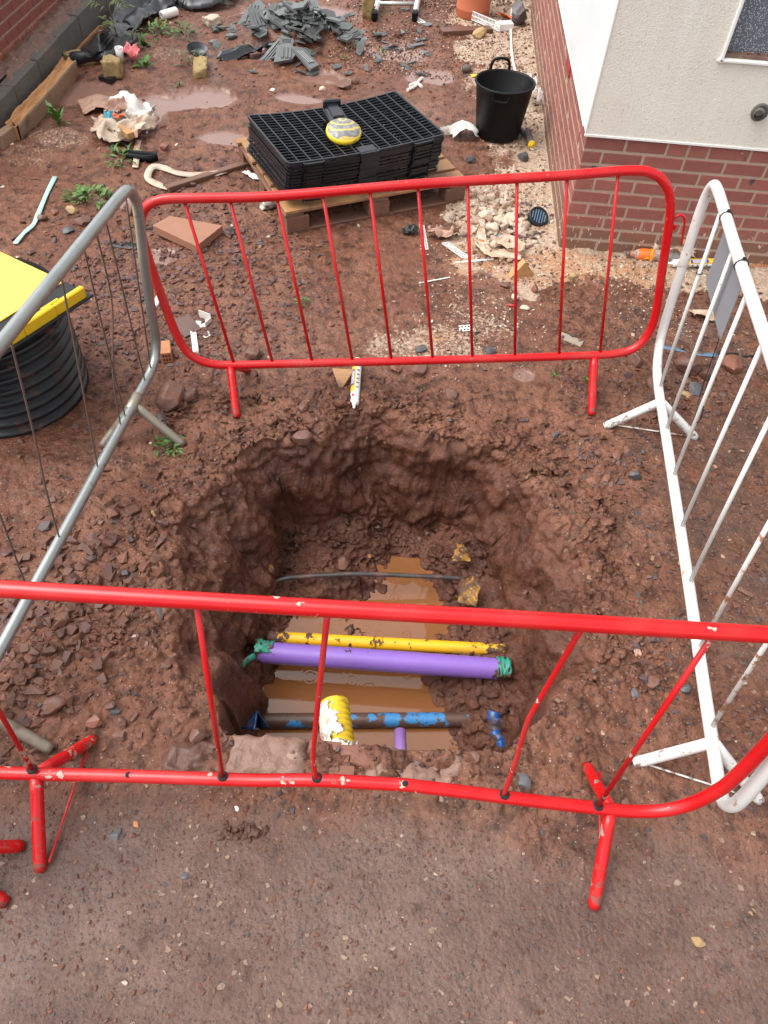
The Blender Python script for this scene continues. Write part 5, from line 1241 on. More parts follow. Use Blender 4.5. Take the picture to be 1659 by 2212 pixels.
bead((1150,326), (1162,322), .04, 'tiny white perforated bead piece near the tub', legs=1)
bead((888,40), (906,52), .07, 'small white perforated piece lying by the ladder foot', legs=1)
bead((1570,632), (1580,600), .05, 'cream perforated clip behind the white barrier bars', legs=1)
bead((1610,578), (1690,580), .04, 'brown perforated strip at the house foot', legs=1, m=M_TERRABLOCK)
def offcut(a, b_, w_, h, label, m=M_WHITETRIM, lift=0): plank('white_offcut', a, b_, w_, h, m, label, 'trim', lift, .0015)
offcut((417,712), (424,764), .030, .014, 'straight white trim offcut beside the metal plate')
offcut((334,665), (350,638), .032, .02, 'white trim offcut behind the galvanised barrier end')
offcut((432,700), (447,722), .03, .003, 'small beige trim scrap below the bent angle piece')
offcut((440,728), (452,722), .03, .004, 'square beige scrap near the far barrier bend')
offcut((985,568), (1066,560), .010, .006, 'thin white strip beyond the orange plastic bag', M_WHITEPL)
offcut((905,612), (972,600), .010, .004, 'thin grey wire strip on the pale patch', M_WHITETRIM)
def bent_angle():
    p = at(438, 698); b = MB(); k = .0018*1.0
    d1 = nrm(G(458,690)-G(430,680)); d2 = nrm(G(420,690)-G(450,702)); d1[2] = 0; s_ = np.array([-d1[1], d1[0], 0])
    R_ = np.array([d1, s_, [0, 0, 1]]).T
    b.box(p+np.array([0, 0, .004]), (.075, .055, .003), R_); b.box(p+s_*.027+np.array([0, 0, .028]), (.075, .003, .05), R_); b.box(p+d1*.037+np.array([0, 0, .018]), (.003, .055, .03), R_)
    o = b.build('bent_trim', M_WHITETRIM, None, p); tag(o, 'bent white corner trim offcut lying on the metal plate', 'trim')
bent_angle()
def metal_plate():
    q = [at(364,697), at(400,731), at(435,712), at(408,680)]; T = thing('metal_plate', at(400,700), 'flat rusty metal plate with a slot behind the far barrier', 'plate')
    b = MB(); b.hull([p+np.array([0, 0, .004]) for p in q]+[p+np.array([0, 0, .008]) for p in q]); b.build('plate', M_METALPL, T)
    c = at(394, 699)+np.array([0, 0, .0085]); b = MB(); b.box(c, (.012, .02, .002), rotz(.4)); b.build('slot', M_HOLE, T)
metal_plate()
def clay_block():
    p = at(358, 778); T = thing('clay_block', p, 'small orange cut clay block with holed end behind the galvanised barrier', 'block')
    R_ = rotz(R(108)); b = MB(); b.box(p+np.array([0, .03, .03]), (.10, .05, .06), R_, bev=.002); b.build('block', M_TERRABLOCK, T)
    for i in range(3):
        for j in range(2): b = MB(); b.box(p+np.array([0, .03, .03])+R_@np.array([-.0502, -.014+.014*i, -.012+.024*j]), (.002, .008, .012), R_); b.build('hole', M_HOLE, T)
clay_block()
# tub-side litter
def cartridge():
    p = at(1147, 322); q = at(1136, 290); p[2] += .03; q[2] += .03; dd = nrm(q-p); L_ = np.linalg.norm(q-p); T = thing('cartridge', p, 'grey cartridge with a yellow end cap lying beside the tub', 'cartridge')
    b = MB(); b.lathe([(0, 0), (.024, 0), (.024, L_*.9), (.01, L_), (0, L_)], 20, p, dd); b.build('tube', M_CONCW, T)
    b = MB(); b.lathe([(0, -.012), (.006, -.012), (.006, -.008), (.024, -.008), (.027, -.004), (.027, .012), (.024, .012)], 20, p, dd); b.build('cap', M_YELP, T)
cartridge()
sheet('plastic_sheet', at(1000,294)+np.array([0,0,.02]), .20, .15, M_WHITECLOTH, 'curled white plastic sheet on the ground between pallet and tub', 'sheet', 41, .02, .3, None, 14, 0, fold=.05)
sheet('clear_plastic', at(1152,222)+np.array([0,0,.03]), .16, .34, M_FILM, 'crumpled clear plastic between the tub and the brick base', 'plastic film', 43, .12, .2, None, 20, .1)
sheet('clear_plastic', at(1650,545)+np.array([0,0,.03]), .24, .26, M_FILM, 'crumpled clear plastic at the house foot behind the white rail', 'plastic film', 44, .13, .2, None, 20, .1)
sheet('clear_plastic', at(1452,558)+np.array([0,0,.02]), .26, .14, M_FILMB, 'crumpled brownish film under the drink bottle', 'plastic film', 46, .07, .1, None, 18, .12)
def bag_strips():
    T = thing('plastic_bag', at(1075,545), 'torn stretched brown plastic bag with an orange knot', 'bag')
    for i, (l, w_) in enumerate([([(1030,530),(1055,548),(1085,555),(1125,562)], .09), ([(1040,500),(1038,520),(1050,540)], .05), ([(1060,545),(1095,528),(1130,545)], .07), ([(1030,535),(1050,562),(1085,572)], .035), ([(1070,540),(1110,552),(1130,556)], .06)]):
        P = spline(gpts(l, .02+.008*i), 6)
        def fn(U, V):
            k = np.clip(V*(len(P)-1), 0, len(P)-1.001); i0 = k.astype(int); f = (k-i0)[:, None]; Q = np.array(P); c = Q[i0]*(1-f)+Q[i0+1]*f; t = Q[np.clip(i0+1, 0, len(P)-1)]-Q[i0]; s_ = np.stack([-t[:, 1], t[:, 0], 0*t[:, 0]], -1); s_ /= np.linalg.norm(s_, axis=1)[:, None]+1e-9
            return c+s_*((U-.5)*w_*(.55+.5*np.sin(V*3.1)))[:, None]+np.stack([0*U, 0*U, .022*np.abs(perlin(U*6+i, V*3, i))+.01*perlin(U*10, V*8, 3)], -1)
        b = MB(); b.grid(fn, 14, 22); b.build('strip', M_FILMB, T, solid=.0008)
    c = at(1035, 533)+np.array([0, 0, .03]); v, f = rock_mesh(77, .03, .022, .02, 'r', 2); b = MB(); b.add(v+c, f.tolist(), 0, True); b.build('orange_knot', M_ORFILM, T)
    c = at(1080, 525)+np.array([0, 0, .03]); b = MB(); b.box(c, (.03, .05, .002), rot((1, 0, 0), .5)); b.build('blue_scrap', M_RAGBLUE, T)
bag_strips()
sheet('wet_paper', at(955,513)+np.array([0,0,.015]), .20, .10, M_BROWNBAG, 'crumpled brown wet paper between the white beads', 'paper', 51, .05, .25, None, 16, .1)
sheet('wet_paper', at(545,385)+np.array([0,0,.01]), .16, .05, M_WHITETRIM, 'pale curled strip of paper beside the pallet end', 'paper', 52, .02, -.5, None, 12, .08)
sheet('black_scrap', at(885,505)+np.array([0,0,.01]), .10, .08, M_BLACK, 'black plastic scrap next to the standing bead', 'plastic scrap', 53, .03, .4, None, 10, .1)
def can():
    p = at(566, 452)+np.array([0, 0, .025]); q = at(592, 446)+np.array([0, 0, .025]); dd = nrm(q-p); b = MB(); n0 = b.lathe([(0, .004), (.024, .004), (.027, -.002), (.031, .01), (.031, .10), (.026, .11), (0, .108)], 20, p, dd); b.v = [vv+.006*np.stack([perlin(vv[:, 0]*40, vv[:, 2]*40, 3)]*3, -1) for vv in b.v]; o = b.build('drink_can', mat('faded_can', (.62, .56, .47), .45, .15, 30, .1, metal=.3, col2=(.14, .11, .09), lo=.52, hi=.6, s2=30), None, p); tag(o, 'crushed faded drink can beside the pallet corner', 'can')
can()
def ribbed_cap():
    p = at(1160, 478)+np.array([0, 0, .025]); ax = nrm(np.array([.25, -.5, .8])); T = thing('ribbed_cap', p, 'round ribbed black plastic cap lying in the lime rubble', 'cap')
    b = MB(); b.lathe([(0, .012), (.05, .012), (.058, .02), (.065, .018), (.065, -.015), (.05, -.02), (0, -.02)], 30, p, ax); b.build('disc', M_BLACKG, T)
    s_ = nrm(np.cross(ax, [0, 1, 0])); u = np.cross(ax, s_); R_ = np.array([s_, u, ax]).T
    for i in range(6): w_ = math.sqrt(max(.0, .05**2-(.017*(i-2.5))**2)); b = MB(); b.box(p+s_*.017*(i-2.5)+ax*.015, (.006, 2*w_*.9, .008), R_); b.build('rib', M_BLUEST, T)
ribbed_cap()
ribbon('plastic_strip', gpts([(1428,742),(1440,752),(1470,757),(1510,762),(1550,768)]), .03, M_BLUEST, 'flat blue plastic strip trodden in behind the white bars', 'strip')
ribbon('plastic_strip', gpts([(1550,765),(1585,766),(1625,770),(1690,775)]), .02, M_BLACK, 'flat black plastic strip continuing past the blue one', 'strip')
def red_bit():
    p = at(888+190, 662)+np.array([0, 0, .006]); 
    p = at(1890*.576+0, 1130*.576); p = at(1096,660)+np.array([0,0,.006]); b = MB(); b.tube([p, p+np.array([.05, -.006, 0])], .005, 10); o = b.build('wall_plug', mat('red_plug', (.6, .04, .03), .4, .1, 10, .02), None, p); tag(o, 'small red plastic wall plug behind the far barrier', 'plug')
red_bit()
sheet('plastic_scrap', at(1520,685)+np.array([0,0,.01]), .17, .10, M_FILMB, 'muddy pale plastic scrap behind the sign', 'plastic scrap', 61, .03, -.2, None, 12, .08)
plank('timber_stick', (1592,1272), (1625,1290), .02, .012, M_WOODD, 'short reddish stick by the white barrier', 'stick')
sheet('leaf_litter', at(1375,1410)+np.array([0,0,.006]), .025, .05, M_BROWNBAG, 'dry pale leaf skeleton right of the hole', 'leaf', 63, .01, .3, None, 8, .1)
rock(511, 1747, 13, M_WHITEPL, 'single white flake on the roadway edge', 'flake', .4, 91, 'flake'); rock(293, 1782, 18, M_ORFILM if False else M_TERRABLOCK, 'orange brick flake on the roadway', 'flake', .3, 92, 'flake')
# straps
ribbon('plastic_strap', gpts([(120,385),(100,425),(82,470),(72,490),(52,508),(34,530)], .012), .028, M_CYAN, 'pale green plastic strap lying on the mud above the yellow cover', 'strap')
ribbon('webbing_strap', gpts([(365,410),(340,402),(320,388),(330,370),(352,366),(385,378),(430,382),(470,378),(498,368)], .014), .045, M_CREAMCLOTH, 'muddy cream webbing strap looped beside the timber lath', 'strap', up=(.2, -.3, 1))
ribbon('flat_strip', gpts([(243,527),(262,531),(300,535)], .006), .06, M_BLACK, 'flat black strip lying under the galvanised barrier top', 'strip')
ribbon('flat_strip', gpts([(286,490),(310,496),(345,492)], .006), .02, M_BLACK, 'thin black strip beside the paving slab', 'strip')
ribbon('flat_strip', gpts([(470,508),(490,500),(510,508)], .006), .012, M_BLACK, 'thin black tie at the far corner of the paving slab', 'strip')
def tape_roll():
    p = at(305, 347); T = thing('tape_roll', p, 'flattened roll of black tape with a cream tail near the cloth heap', 'tape')
    b = MB(); P = spline([p+np.array([x, y, .0]) for x, y in [(-.09, -.01), (-.03, -.03), (.06, -.03), (.11, .0), (.10, .03), (.02, .03), (-.06, .03), (-.10, .015)]], 5, True); vs = []; fs = []
    for q in P: vs += [q, q+np.array([0, 0, .05])]
    m_ = len(P)
    for i in range(m_): fs.append((2*i, 2*((i+1) % m_), 2*((i+1) % m_)+1, 2*i+1))
    b.add(vs, fs, 0, True); b.build('band', M_RUBBER, T, solid=.012)
    Q = spline(gpts([(300,305),(296,330),(296,352),(293,366)], .012), 5); vs = []; fs = []
    for q in Q: vs += [q+np.array([-.02, 0, 0]), q+np.array([.02, 0, 0])]
    b = MB(); b.add(vs, [(2*i, 2*i+1, 2*i+3, 2*i+2) for i in range(len(Q)-1)], 0, True); b.build('tail', M_CREAMCLOTH, T, solid=.002)
tape_roll()
ribbon('green_band', gpts([(250,315),(245,328),(262,338),(282,335),(278,322),(262,314)], .02), .03, mat('dark_green_band', (.05, .065, .04), .5, .2, 10, .1), 'dark green looped band beside the weed by the cloth heap', 'band', up=(0, .6, .6))
# cloth heap
def cloth_heap():
    T = thing('rag_heap', at(268,280), 'muddy heap of cream and white rags with coloured scraps', 'rags')
    b = lambda px, py, w_, h, m, seed, amp, rz, nm: sheet(nm, at(px, py)+np.array([0, 0, .085 if 'scrap' in nm else .02]), w_, h, m, None, None, seed, amp, rz, None, 22, .06, parent=T)
    b(258, 288, .36, .40, M_CREAMCLOTH, 71, .10, .3, 'cream_rag'); b(288, 258, .34, .26, M_WHITECLOTH, 72, .12, -.2, 'white_rag'); b(300, 292, .13, .42, M_CREAMCLOTH, 73, .08, -.35, 'cream_rag'); b(240, 290, .20, .2, M_CREAMCLOTH, 74, .10, .5, 'cream_rag')
    b(247, 283, .09, .07, M_RAGBLUE, 75, .03, .5, 'blue_scrap'); b(263, 283, .10, .05, M_ORFILM, 76, .03, -.3, 'orange_scrap'); b(258, 270, .16, .10, M_BROWNBAG, 77, .06, .2, 'brown_scrap')
    plank('timber_stick', (262,298), (288,318), .05, .04, M_WOOD, 'broken brown stick poking out of the rag heap', 'stick', .06)
cloth_heap()
sheet('brown_sheet', at(212,232)+np.array([0,0,.01]), .24, .24, M_BROWNBAG, 'wet brown sheet folded on the mud near the sleeper', 'sheet', 81, .03, .5, None, 14, 0, fold=.02)
# insulation chunks, black box
def lumpy_box(sx, sy, sz, seed, amp, cuts=5):
    bm = bmesh.new(); bmesh.ops.create_cube(bm, size=1); bmesh.ops.subdivide_edges(bm, edges=bm.edges, cuts=cuts, use_grid_fill=True); bm.verts.index_update()
    v = np.array([q.co[:] for q in bm.verts]); f = [[q.index for q in p.verts] for p in bm.faces]; bm.free()
    r_ = np.linalg.norm(v, axis=1)[:, None]; v = v*(1-.12*np.clip(r_-.55, 0, 1)); v = v*np.array([sx, sy, sz])
    for k in range(3): v[:, k] += amp*fbm(v[:, (k+1) % 3]*14+seed, v[:, (k+2) % 3]*14+v[:, k]*9, 3, seed+k)
    return v, f
def chunk(px, py, sx, sy, sz, rz, m, name, label, cat, amp=.014):
    p = at(px, py); v, f = lumpy_box(sx, sy, sz, int(px), amp); b = MB(); b.add(v@rotz(rz).T+p+np.array([0, 0, sz*.46]), f, 0, amp > .01); o = b.build(name, m, None, p); tag(o, label, cat); return o
chunk(188, 136, .33, .10, .075, .05, M_FOAM, 'insulation_chunk', 'long yellow insulation chunk lying by the black membrane', 'insulation')
chunk(246, 160, .13, .12, .12, .2, M_FOAM, 'insulation_chunk', 'cube of yellow insulation by the red plastic bag', 'insulation')
chunk(435, 155, .10, .27, .07, .2, M_FOAM, 'insulation_chunk', 'tall yellow insulation chunk near the black dish', 'insulation')
chunk(795, 36, .10, .10, .22, .1, M_FOAM, 'insulation_chunk', 'upright yellow block beside the ladder foot', 'insulation')
chunk(235, 170, .12, .09, .03, -.4, M_BLACK, 'black_box', 'small flat black box in front of the insulation cube', 'box', .002)
# black membrane folded over by the wall
def membrane():
    T = thing('black_membrane', at(200,100), 'shiny black damp membrane folded at the foot of the retaining wall', 'membrane')
    L3 = lambda px, py, h: over(px, py, h+.01)
    for q, a, sd, bu in (([L3(153,128,.03), L3(188,126,.05), L3(219,111,.09), L3(213,71,.13)], .012, 3, .02), ([L3(213,71,.13), L3(219,111,.09), L3(236,122,.03), L3(252,74,.02)], .02, 5, -.06), ([L3(213,68,.13), L3(252,78,.13), L3(290,58,.11), L3(256,43,.10)], .014, 7, .03), ([L3(236,124,.05), L3(287,92,.07), L3(290,58,.11), L3(252,76,.13)], .02, 9, .05)):
        b = MB(); b.grid(patch4(q, 1, 1, a, sd, bu), 16, 16); b.build('fold', M_MEMB, T, solid=.003)
    P = spline([over(a_, b_, .045) for a_, b_ in [(153,128),(183,126),(212,123),(235,123),(262,107),(288,86)]], 6)
    b = MB(); b.tube(P, [.040+.008*math.sin(i*.5) for i in range(len(P))], 14); b.v = [vv+np.stack([0*vv[:, 0], 0*vv[:, 1], .015*perlin(vv[:, 0]*5, vv[:, 1]*5, 5)], -1) for vv in b.v]; b.build('roll', M_MEMB, T)
    C = spline(gpts([(275,72),(300,42),(335,18),(370,5),(410,6),(450,8),(500,-14)], .03), 6); Wd = np.interp(np.linspace(0, 1, len(C)), [0, .3, .55, .75, 1], [.26, .30, .34, .5, .3])
    def fn(U, V):
        k = np.clip(V*(len(C)-1), 0, len(C)-1.001); i0 = k.astype(int); f = (k-i0)[:, None]; Q = np.array(C); c = Q[i0]*(1-f)+Q[i0+1]*f; t = Q[np.clip(i0+1, 0, len(C)-1)]-Q[i0]; s_ = np.stack([-t[:, 1], t[:, 0], 0*t[:, 0]], -1); s_ /= np.linalg.norm(s_, axis=1)[:, None]+1e-9
        w_ = np.interp(V, np.linspace(0, 1, len(C)), Wd); u = U-.5
        return c+s_*(u*w_)[:, None]+np.stack([0*U, 0*U, .07*np.cos(u*5+2*V)**2+.05*fbm(U*1.5, V*6, 3, 8)], -1)
    b = MB(); b.grid(fn, 16, 70); b.build('strip', M_MEMB, T, solid=.003)
membrane()
sheet('membrane_scrap', at(535,125)+np.array([0,0,.02]), .5, .12, M_MEMB, 'twisted black membrane strip at the foot of the tile heap', 'membrane', 87, .07, .6, None, 16, .05)
sheet('pink_bag', at(285,130)+np.array([0,0,.01]), .15, .13, M_PINKF, 'crumpled pink plastic bag by the weeds', 'bag', 88, .07, .4, None, 16, .1)
def cup(px, py, r, h, m, label, lean):
    p = at(px, py); b = MB(); b.lathe([(0, 0), (r*.75, 0), (r, h), (r*.94, h), (r*.7, .01)], 20, p, nrm(np.array([lean, -.2, 1]))); o = b.build('cup', m, None, p); tag(o, label, 'cup')
cup(262, 134, .032, .11, M_WHITEPL, 'white plastic cup next to the pink bag', .1)
def white_roll():
    p = at(350, 44)+np.array([0, 0, .036]); q = at(382, 34)+np.array([0, 0, .036]); dd = nrm(q-p); L_ = np.linalg.norm(q-p); b = MB(); b.lathe([(.02, .0), (.034, 0), (.037, .01), (.037, L_), (.026, L_+.01), (.0, L_+.01)], 20, p, dd); b.lathe([(.02, 0), (.02, .05), (0, .05)], 16, p, dd); o = b.build('white_canister', M_TUBEW, None, p); tag(o, 'white canister lying on the mud near the membrane', 'canister')
white_roll()
chunk(459, 52, .13, .10, .06, .7, M_CREAM, 'plaster_chip', 'cream triangular plaster chip far from the tile heap', 'plaster chip')
def dish():
    p = at(428, 118)+np.array([0, 0, .02]); b = MB(); b.lathe([(0, .0), (.11, .0), (.15, .05), (.16, .05), (.12, -.008), (0, -.008)], 28, (0, 0, 0), (.1, -.35, 1)); b.v = [vv*np.array([.55, .36, .6])+p for vv in b.v]; o = b.build('black_dish', M_BLACKG, None, p); tag(o, 'cracked black plastic dish behind the insulation chunk', 'dish')
dish()
# ladder lying on the ground
def ladder():
    a = at(808, 47); b_ = at(895, 47); dd = nrm(np.array([.02, 1, .02]))
    T = thing('ladder', a, 'aluminium ladder lying flat beyond the tile heap', 'ladder')
    for p in (a, b_):
        m_ = MB(); m_.tube([p+dd*.06+np.array([0, 0, .05]), p+dd*2.4+np.array([0, 0, .05])], .026, 12); m_.build('stile', M_ALU, T)
        m_ = MB(); m_.box(p+dd*.03+np.array([0, 0, .042]), (.055, .09, .08), bev=.012); m_.build('rubber_foot', M_RUBBER, T)
    for k in range(7):
        m_ = MB(); y = .28+.28*k; m_.tube([a+dd*y+np.array([0, 0, .055]), b_+dd*y+np.array([0, 0, .055])], .017, 10); m_.build('rung', M_ALU, T)
ladder()
def drum():
    p = at(1020, 33); T = thing('clay_drum', p, 'terracotta coloured plastic drum standing at the far end of the site', 'drum')
    b = MB(); b.lathe([(0, 0), (.148, 0), (.155, .012), (.157, .06), (.160, .066), (.160, .074), (.157, .08), (.162, .42), (.168, .43), (.168, .45), (.155, .45), (.15, .05), (0, .05)], 44, p); b.build('body', M_TERRA, T)
drum()
def white_box():
    p = at(1088, 68)+np.array([0, 0, .0]); b = MB(); R_ = rotz(.35); b.box(p+np.array([0, .05, .03]), (.15, .09, .06), R_, bev=.003); o = b.build('plastic_channel', M_WHITEPL, None, p); tag(o, 'white plastic trunking offcut at the end of the angle bead', 'trim')
white_box()
sheet('orange_scrap', at(1098,42)+np.array([0,0,.01]), .22, .08, M_ORFILM, 'orange plastic scrap by the dark rubble block', 'plastic scrap', 93, .04, -.4, None, 10, .08)
b = MB(); P = spline(gpts([(1108,-10),(1105,30),(1103,65),(1104,100),(1108,135),(1114,160),(1120,185),(1132,210)], .012), 6); b.tube(P, .011, 8); o = b.build('white_cable', M_WHITETRIM, None, P[0]); tag(o, 'white plastic cable running along the brick base past the tub', 'cable')
for (l, lb) in (([(880,198),(895,190),(905,178),(912,172)], 'pale bent twig behind the tray stack'), ([(885,188),(900,183),(912,192)], 'second pale twig crossing the bent one')):
    b = MB(); P = spline(gpts(l, .012), 5); b.tube(P, .012, 8); o = b.build('twig', M_WHITETRIM, None, P[0]); tag(o, lb, 'twig')
sheet('yellow_leaf', at(876+150, 168)+np.array([0,0,.008]), .09, .03, M_YPRINT, 'yellow strip of plastic left of the tub', 'plastic scrap', 95, .02, -.3, None, 8, .1)
b = MB(); p = at(816,270)+np.array([0,0,.0])
# small clear bottle by the tray corner
p = at(950, 300); b = MB(); b.lathe([(0, 0), (.03, 0), (.03, .10), (.012, .13), (.012, .15), (0, .15)], 18, p+np.array([0, .05, .03]), (1, .3, .1)); o = b.build('clear_bottle', M_CLEAR, None, p); tag(o, 'clear plastic bottle neck showing behind the tray stack corner', 'bottle')
p = at(998, 268*.5+0) if False else at(1000, 268); b = MB(); b.lathe([(.024, 0), (.03, .07), (.026, .07), (.02, 0)], 16, p+np.array([0, 0, .03]), (1, .1, .1))
p2 = at(998+0, 158); b.v = [vv-p+p2 for vv in b.v]; o = b.build('pipe_offcut', M_CONCW, None, p2); tag(o, 'small grey pipe offcut on the pale gravel', 'pipe')

# ------------------------------------------------------------------ weeds
def leaf_mesh(l, w_, seed, toothed=True, m=M_LEAF):
    b = MB(); n0 = 8; vs = []; fs = []; rr = random.Random(seed)
    for i in range(n0+1):
        t = i/n0; wd = w_*math.sin(math.pi*min(1, t*.92+.06))**.8*(1+(.35*(-1)**i if toothed else 0)); z = l*(.35*t-.45*t*t)*1.1
        vs += [(t*l, -wd/2, z+.12*wd), (t*l, 0, z-.05*wd), (t*l, wd/2, z+.12*wd)]
    for i in range(n0): fs += [(3*i, 3*i+1, 3*i+4, 3*i+3), (3*i+1, 3*i+2, 3*i+5, 3*i+4)]
    b.add(vs, fs, 0, True); o = b.build('leaf', m, solid=.0008); me = o.data; bpy.data.objects.remove(o); return me
LM = [leaf_mesh(1, .22, i) for i in range(3)]; LS = [leaf_mesh(1, .35, i, False) for i in range(2)]; LD = [leaf_mesh(1, .2, i, False, M_LEAFD) for i in range(2)]
def rosette(px, py, r_, n0, label, cat='weed', meshes=LM, seed=1, up=.5, name='weed'):
    p = at(px, py); T = thing(name, p, label, cat); rr = random.Random(seed)
    for i in range(n0):
        o = bpy.data.objects.new('leaf', rr.choice(meshes)); COL.objects.link(o); o.parent = T; s_ = r_*rr.uniform(.55, 1.1); o.scale = (s_,)*3; o.rotation_euler = (rr.uniform(-.3, .3), -rr.uniform(.05, up+.5), 6.28*i/n0+rr.uniform(-.4, .4)); o.location = (0, 0, .004)
    return T
def bushy(px, py, w_, n0, label, seed, h=.05, meshes=LS, ls=.035, name='weed', d_=None):
    p = at(px, py); T = thing(name, p, label, 'weed'); rr = random.Random(seed); d_ = d_ or w_
    st = MB()
    for i in range(n0):
        a = rr.uniform(0, 6.28); q = rr.random()**.6; x = w_*q*math.cos(a); y = d_*q*math.sin(a); z = h*rr.uniform(.1, 1)*(1-.6*q)
        o = bpy.data.objects.new('leaf', rr.choice(meshes)); COL.objects.link(o); o.parent = T; s_ = ls*rr.uniform(.6, 1.3); o.scale = (s_,)*3; o.location = (x, y, z); o.rotation_euler = (rr.uniform(-.5, .5), rr.uniform(-.9, .3), a+rr.uniform(-1, 1))
        if i % 5 == 0: st.tube([p, p+np.array([x, y, z])], .0015, 5)
    st.build('stems', M_STEM, T)
rosette(128, 270, .20, 9, 'dandelion rosette with toothed leaves on the sandy mound', seed=3, up=.7, name='dandelion')
bushy(192, 430, .15, 90, 'low spreading green weed beside the galvanised barrier top', 5, .05, LS, .05, d_=.09)
bushy(262, 345, .11, 45, 'small green weed in front of the dark green band', 6, .06, LM, .06)
bushy(348, 75, .13, 60, 'bright green weed patch beyond the red bag', 7, .10, LS, .06)
bushy(402, 80, .07, 30, 'small yellowish grass tuft near the white canister', 8, .10, LD, .08, 'grass_tuft')
rosette(312, 105, .11, 8, 'green weed with narrow leaves beside the black membrane', seed=9, up=1.0, meshes=LS)
rosette(315, 148, .11, 8, 'upright green weed next to the sand mound', seed=10, up=1.3, meshes=LS)
bushy(412, 140, .10, 40, 'thin olive weed at the edge of the black dish', 12, .14, LD, .05)
rosette(388, 186, .04, 5, 'tiny green seedling in the far wet mud', seed=13, meshes=LS)
bushy(372, 968, .085, 75, 'feathery green weed at the galvanised barrier foot', 14, .04, LS, .028, d_=.05)
bushy(655, 655, .03, 22, 'small mossy green tuft behind the far red bars', 15, .03, LS, .022)
rosette(1197+0, 812, .03, 6, 'tiny seedling behind the red barrier foot', seed=16, meshes=LS); rosette(1265, 822, .03, 6, 'tiny seedling beside the far red foot', seed=17, meshes=LS)
rosette(743, 125, .05, 5, 'tiny green sprout at the tile heap edge', seed=18, meshes=LS, up=.9); rosette(826, 116*.5+58, .05, 5, 'tiny green sprout by the far puddle', seed=19, meshes=LS, up=.9)
def sapling():
    p = at(262, 118); T = thing('sapling', p, 'spindly sapling with fern-like leaves by the black membrane', 'sapling'); rr = random.Random(4)
    b = MB(); st = spline([p, p+np.array([-.02, .02, .25]), p+np.array([-.05, .02, .5]), p+np.array([-.04, .0, .8])], 6); b.tube(st, [.007-.00025*i for i in range(len(st))], 7)
    tw = []
    for k in range(13):
        base = st[min(3+k, len(st)-1)]; a = k*2.4; L_ = .20-.008*k; e = base+np.array([math.cos(a)*L_, math.sin(a)*L_, .05]); b.tube([base, (base+e)/2+np.array([0, 0, .03]), e], .0022, 5); tw.append((base, e, a))
    b.build('stem', M_STEM, T)
    for base, e, a in tw:
        for t in np.linspace(.25, 1, 7):
            for s_ in (-1, 1):
                o = bpy.data.objects.new('leaf', rr.choice(LD)); COL.objects.link(o); o.parent = T; q = base+(e-base)*t+np.array([0, 0, .03*math.sin(math.pi*t)])-p; o.location = q; sc = .055*rr.uniform(.7, 1.2); o.scale = (sc,)*3; o.rotation_euler = (rr.uniform(-.3, .3), rr.uniform(-.2, .4), a+s_*1.0)
sapling()

# ------------------------------------------------------------------ near edge of the hole: concrete and bricks
def concrete_block(name, q, z0, z1, label, cat, seed, amp=.012, m=M_CONC, nu=26, nv=18):
    """q: four ground corners (near-left, near-right, far-right, far-left)"""
    q = [np.array(p[:2]) for p in q]
    def top(U, V):
        p = (q[0][None]*((1-U)*(1-V))[:, None]+q[1][None]*(U*(1-V))[:, None]+q[2][None]*(U*V)[:, None]+q[3][None]*((1-U)*V)[:, None])
        ed = np.minimum(np.minimum(U, 1-U), np.minimum(V, 1-V)); z = z1+amp*fbm(p[:, 0]*16, p[:, 1]*16, 4, seed)-.02*sm(.10, 0, ed)
        out = sm(.02, .0, ed)
        return np.stack([p[:, 0]+.012*perlin(p[:, 1]*20, p[:, 0]*20, seed+4), p[:, 1]+.012*perlin(p[:, 0]*20, p[:, 1]*20, seed+5), z], -1)
    b = MB(); b.grid(top, nu, nv)
    ring = list(range(nu))+[nu*(j+1)-1 for j in range(1, nv)]+[nu*(nv-1)+i for i in reversed(range(nu-1))]+[nu*j for j in reversed(range(1, nv-1))]
    tv = b.v[0]; lv = []; k0 = len(tv); levels = 6; prev = ring
    for l in range(1, levels+1):
        base = tv[ring].copy(); base[:, 2] = base[:, 2]*(1-l/levels)+z0*l/levels; base[:, :2] += .010*np.stack([perlin(base[:, 0]*22+l, base[:, 2]*22+base[:, 1]*15, seed), perlin(base[:, 1]*22+l, base[:, 2]*22+base[:, 0]*15, seed+1)], -1); b.v.append(base); cur = [b.k+i for i in range(len(ring))]; b.k += len(ring)
        for i in range(len(ring)): j = (i+1) % len(ring); b.f.append([prev[j], prev[i], cur[i], cur[j]]); b.mi.append(0); b.sm.append(True)
        prev = cur
    c = np.array([*np.mean(q, 0), z0]); o = b.build(name, m, None, c); tag(o, label, cat); return o
concrete_block('concrete_block', [G(470,1672,.03), G(658,1676,.03), G(660,1588,.03), G(505,1582,.03)], -.55, .03, 'rough muddy concrete block at the near edge beside the duct', 'concrete', 5, .010)
concrete_block('concrete_footing', [G(765,1735,.012), G(1135,1740,.012), G(1088,1632,.005), G(768,1606,.005)], -.55, .006, 'long broken concrete footing along the near edge of the hole', 'concrete', 9, .022, nu=48)
concrete_block('earth_lump', [G(330,1670,.02), G(470,1674,.02), G(500,1600,.02), G(372,1592,.02)], -.3, .012, 'lump of packed earth beside the concrete block', 'clod', 12, .025, mat('packed_earth', (.125, .058, .040), .5, .3, 18, .9, 40, .01))
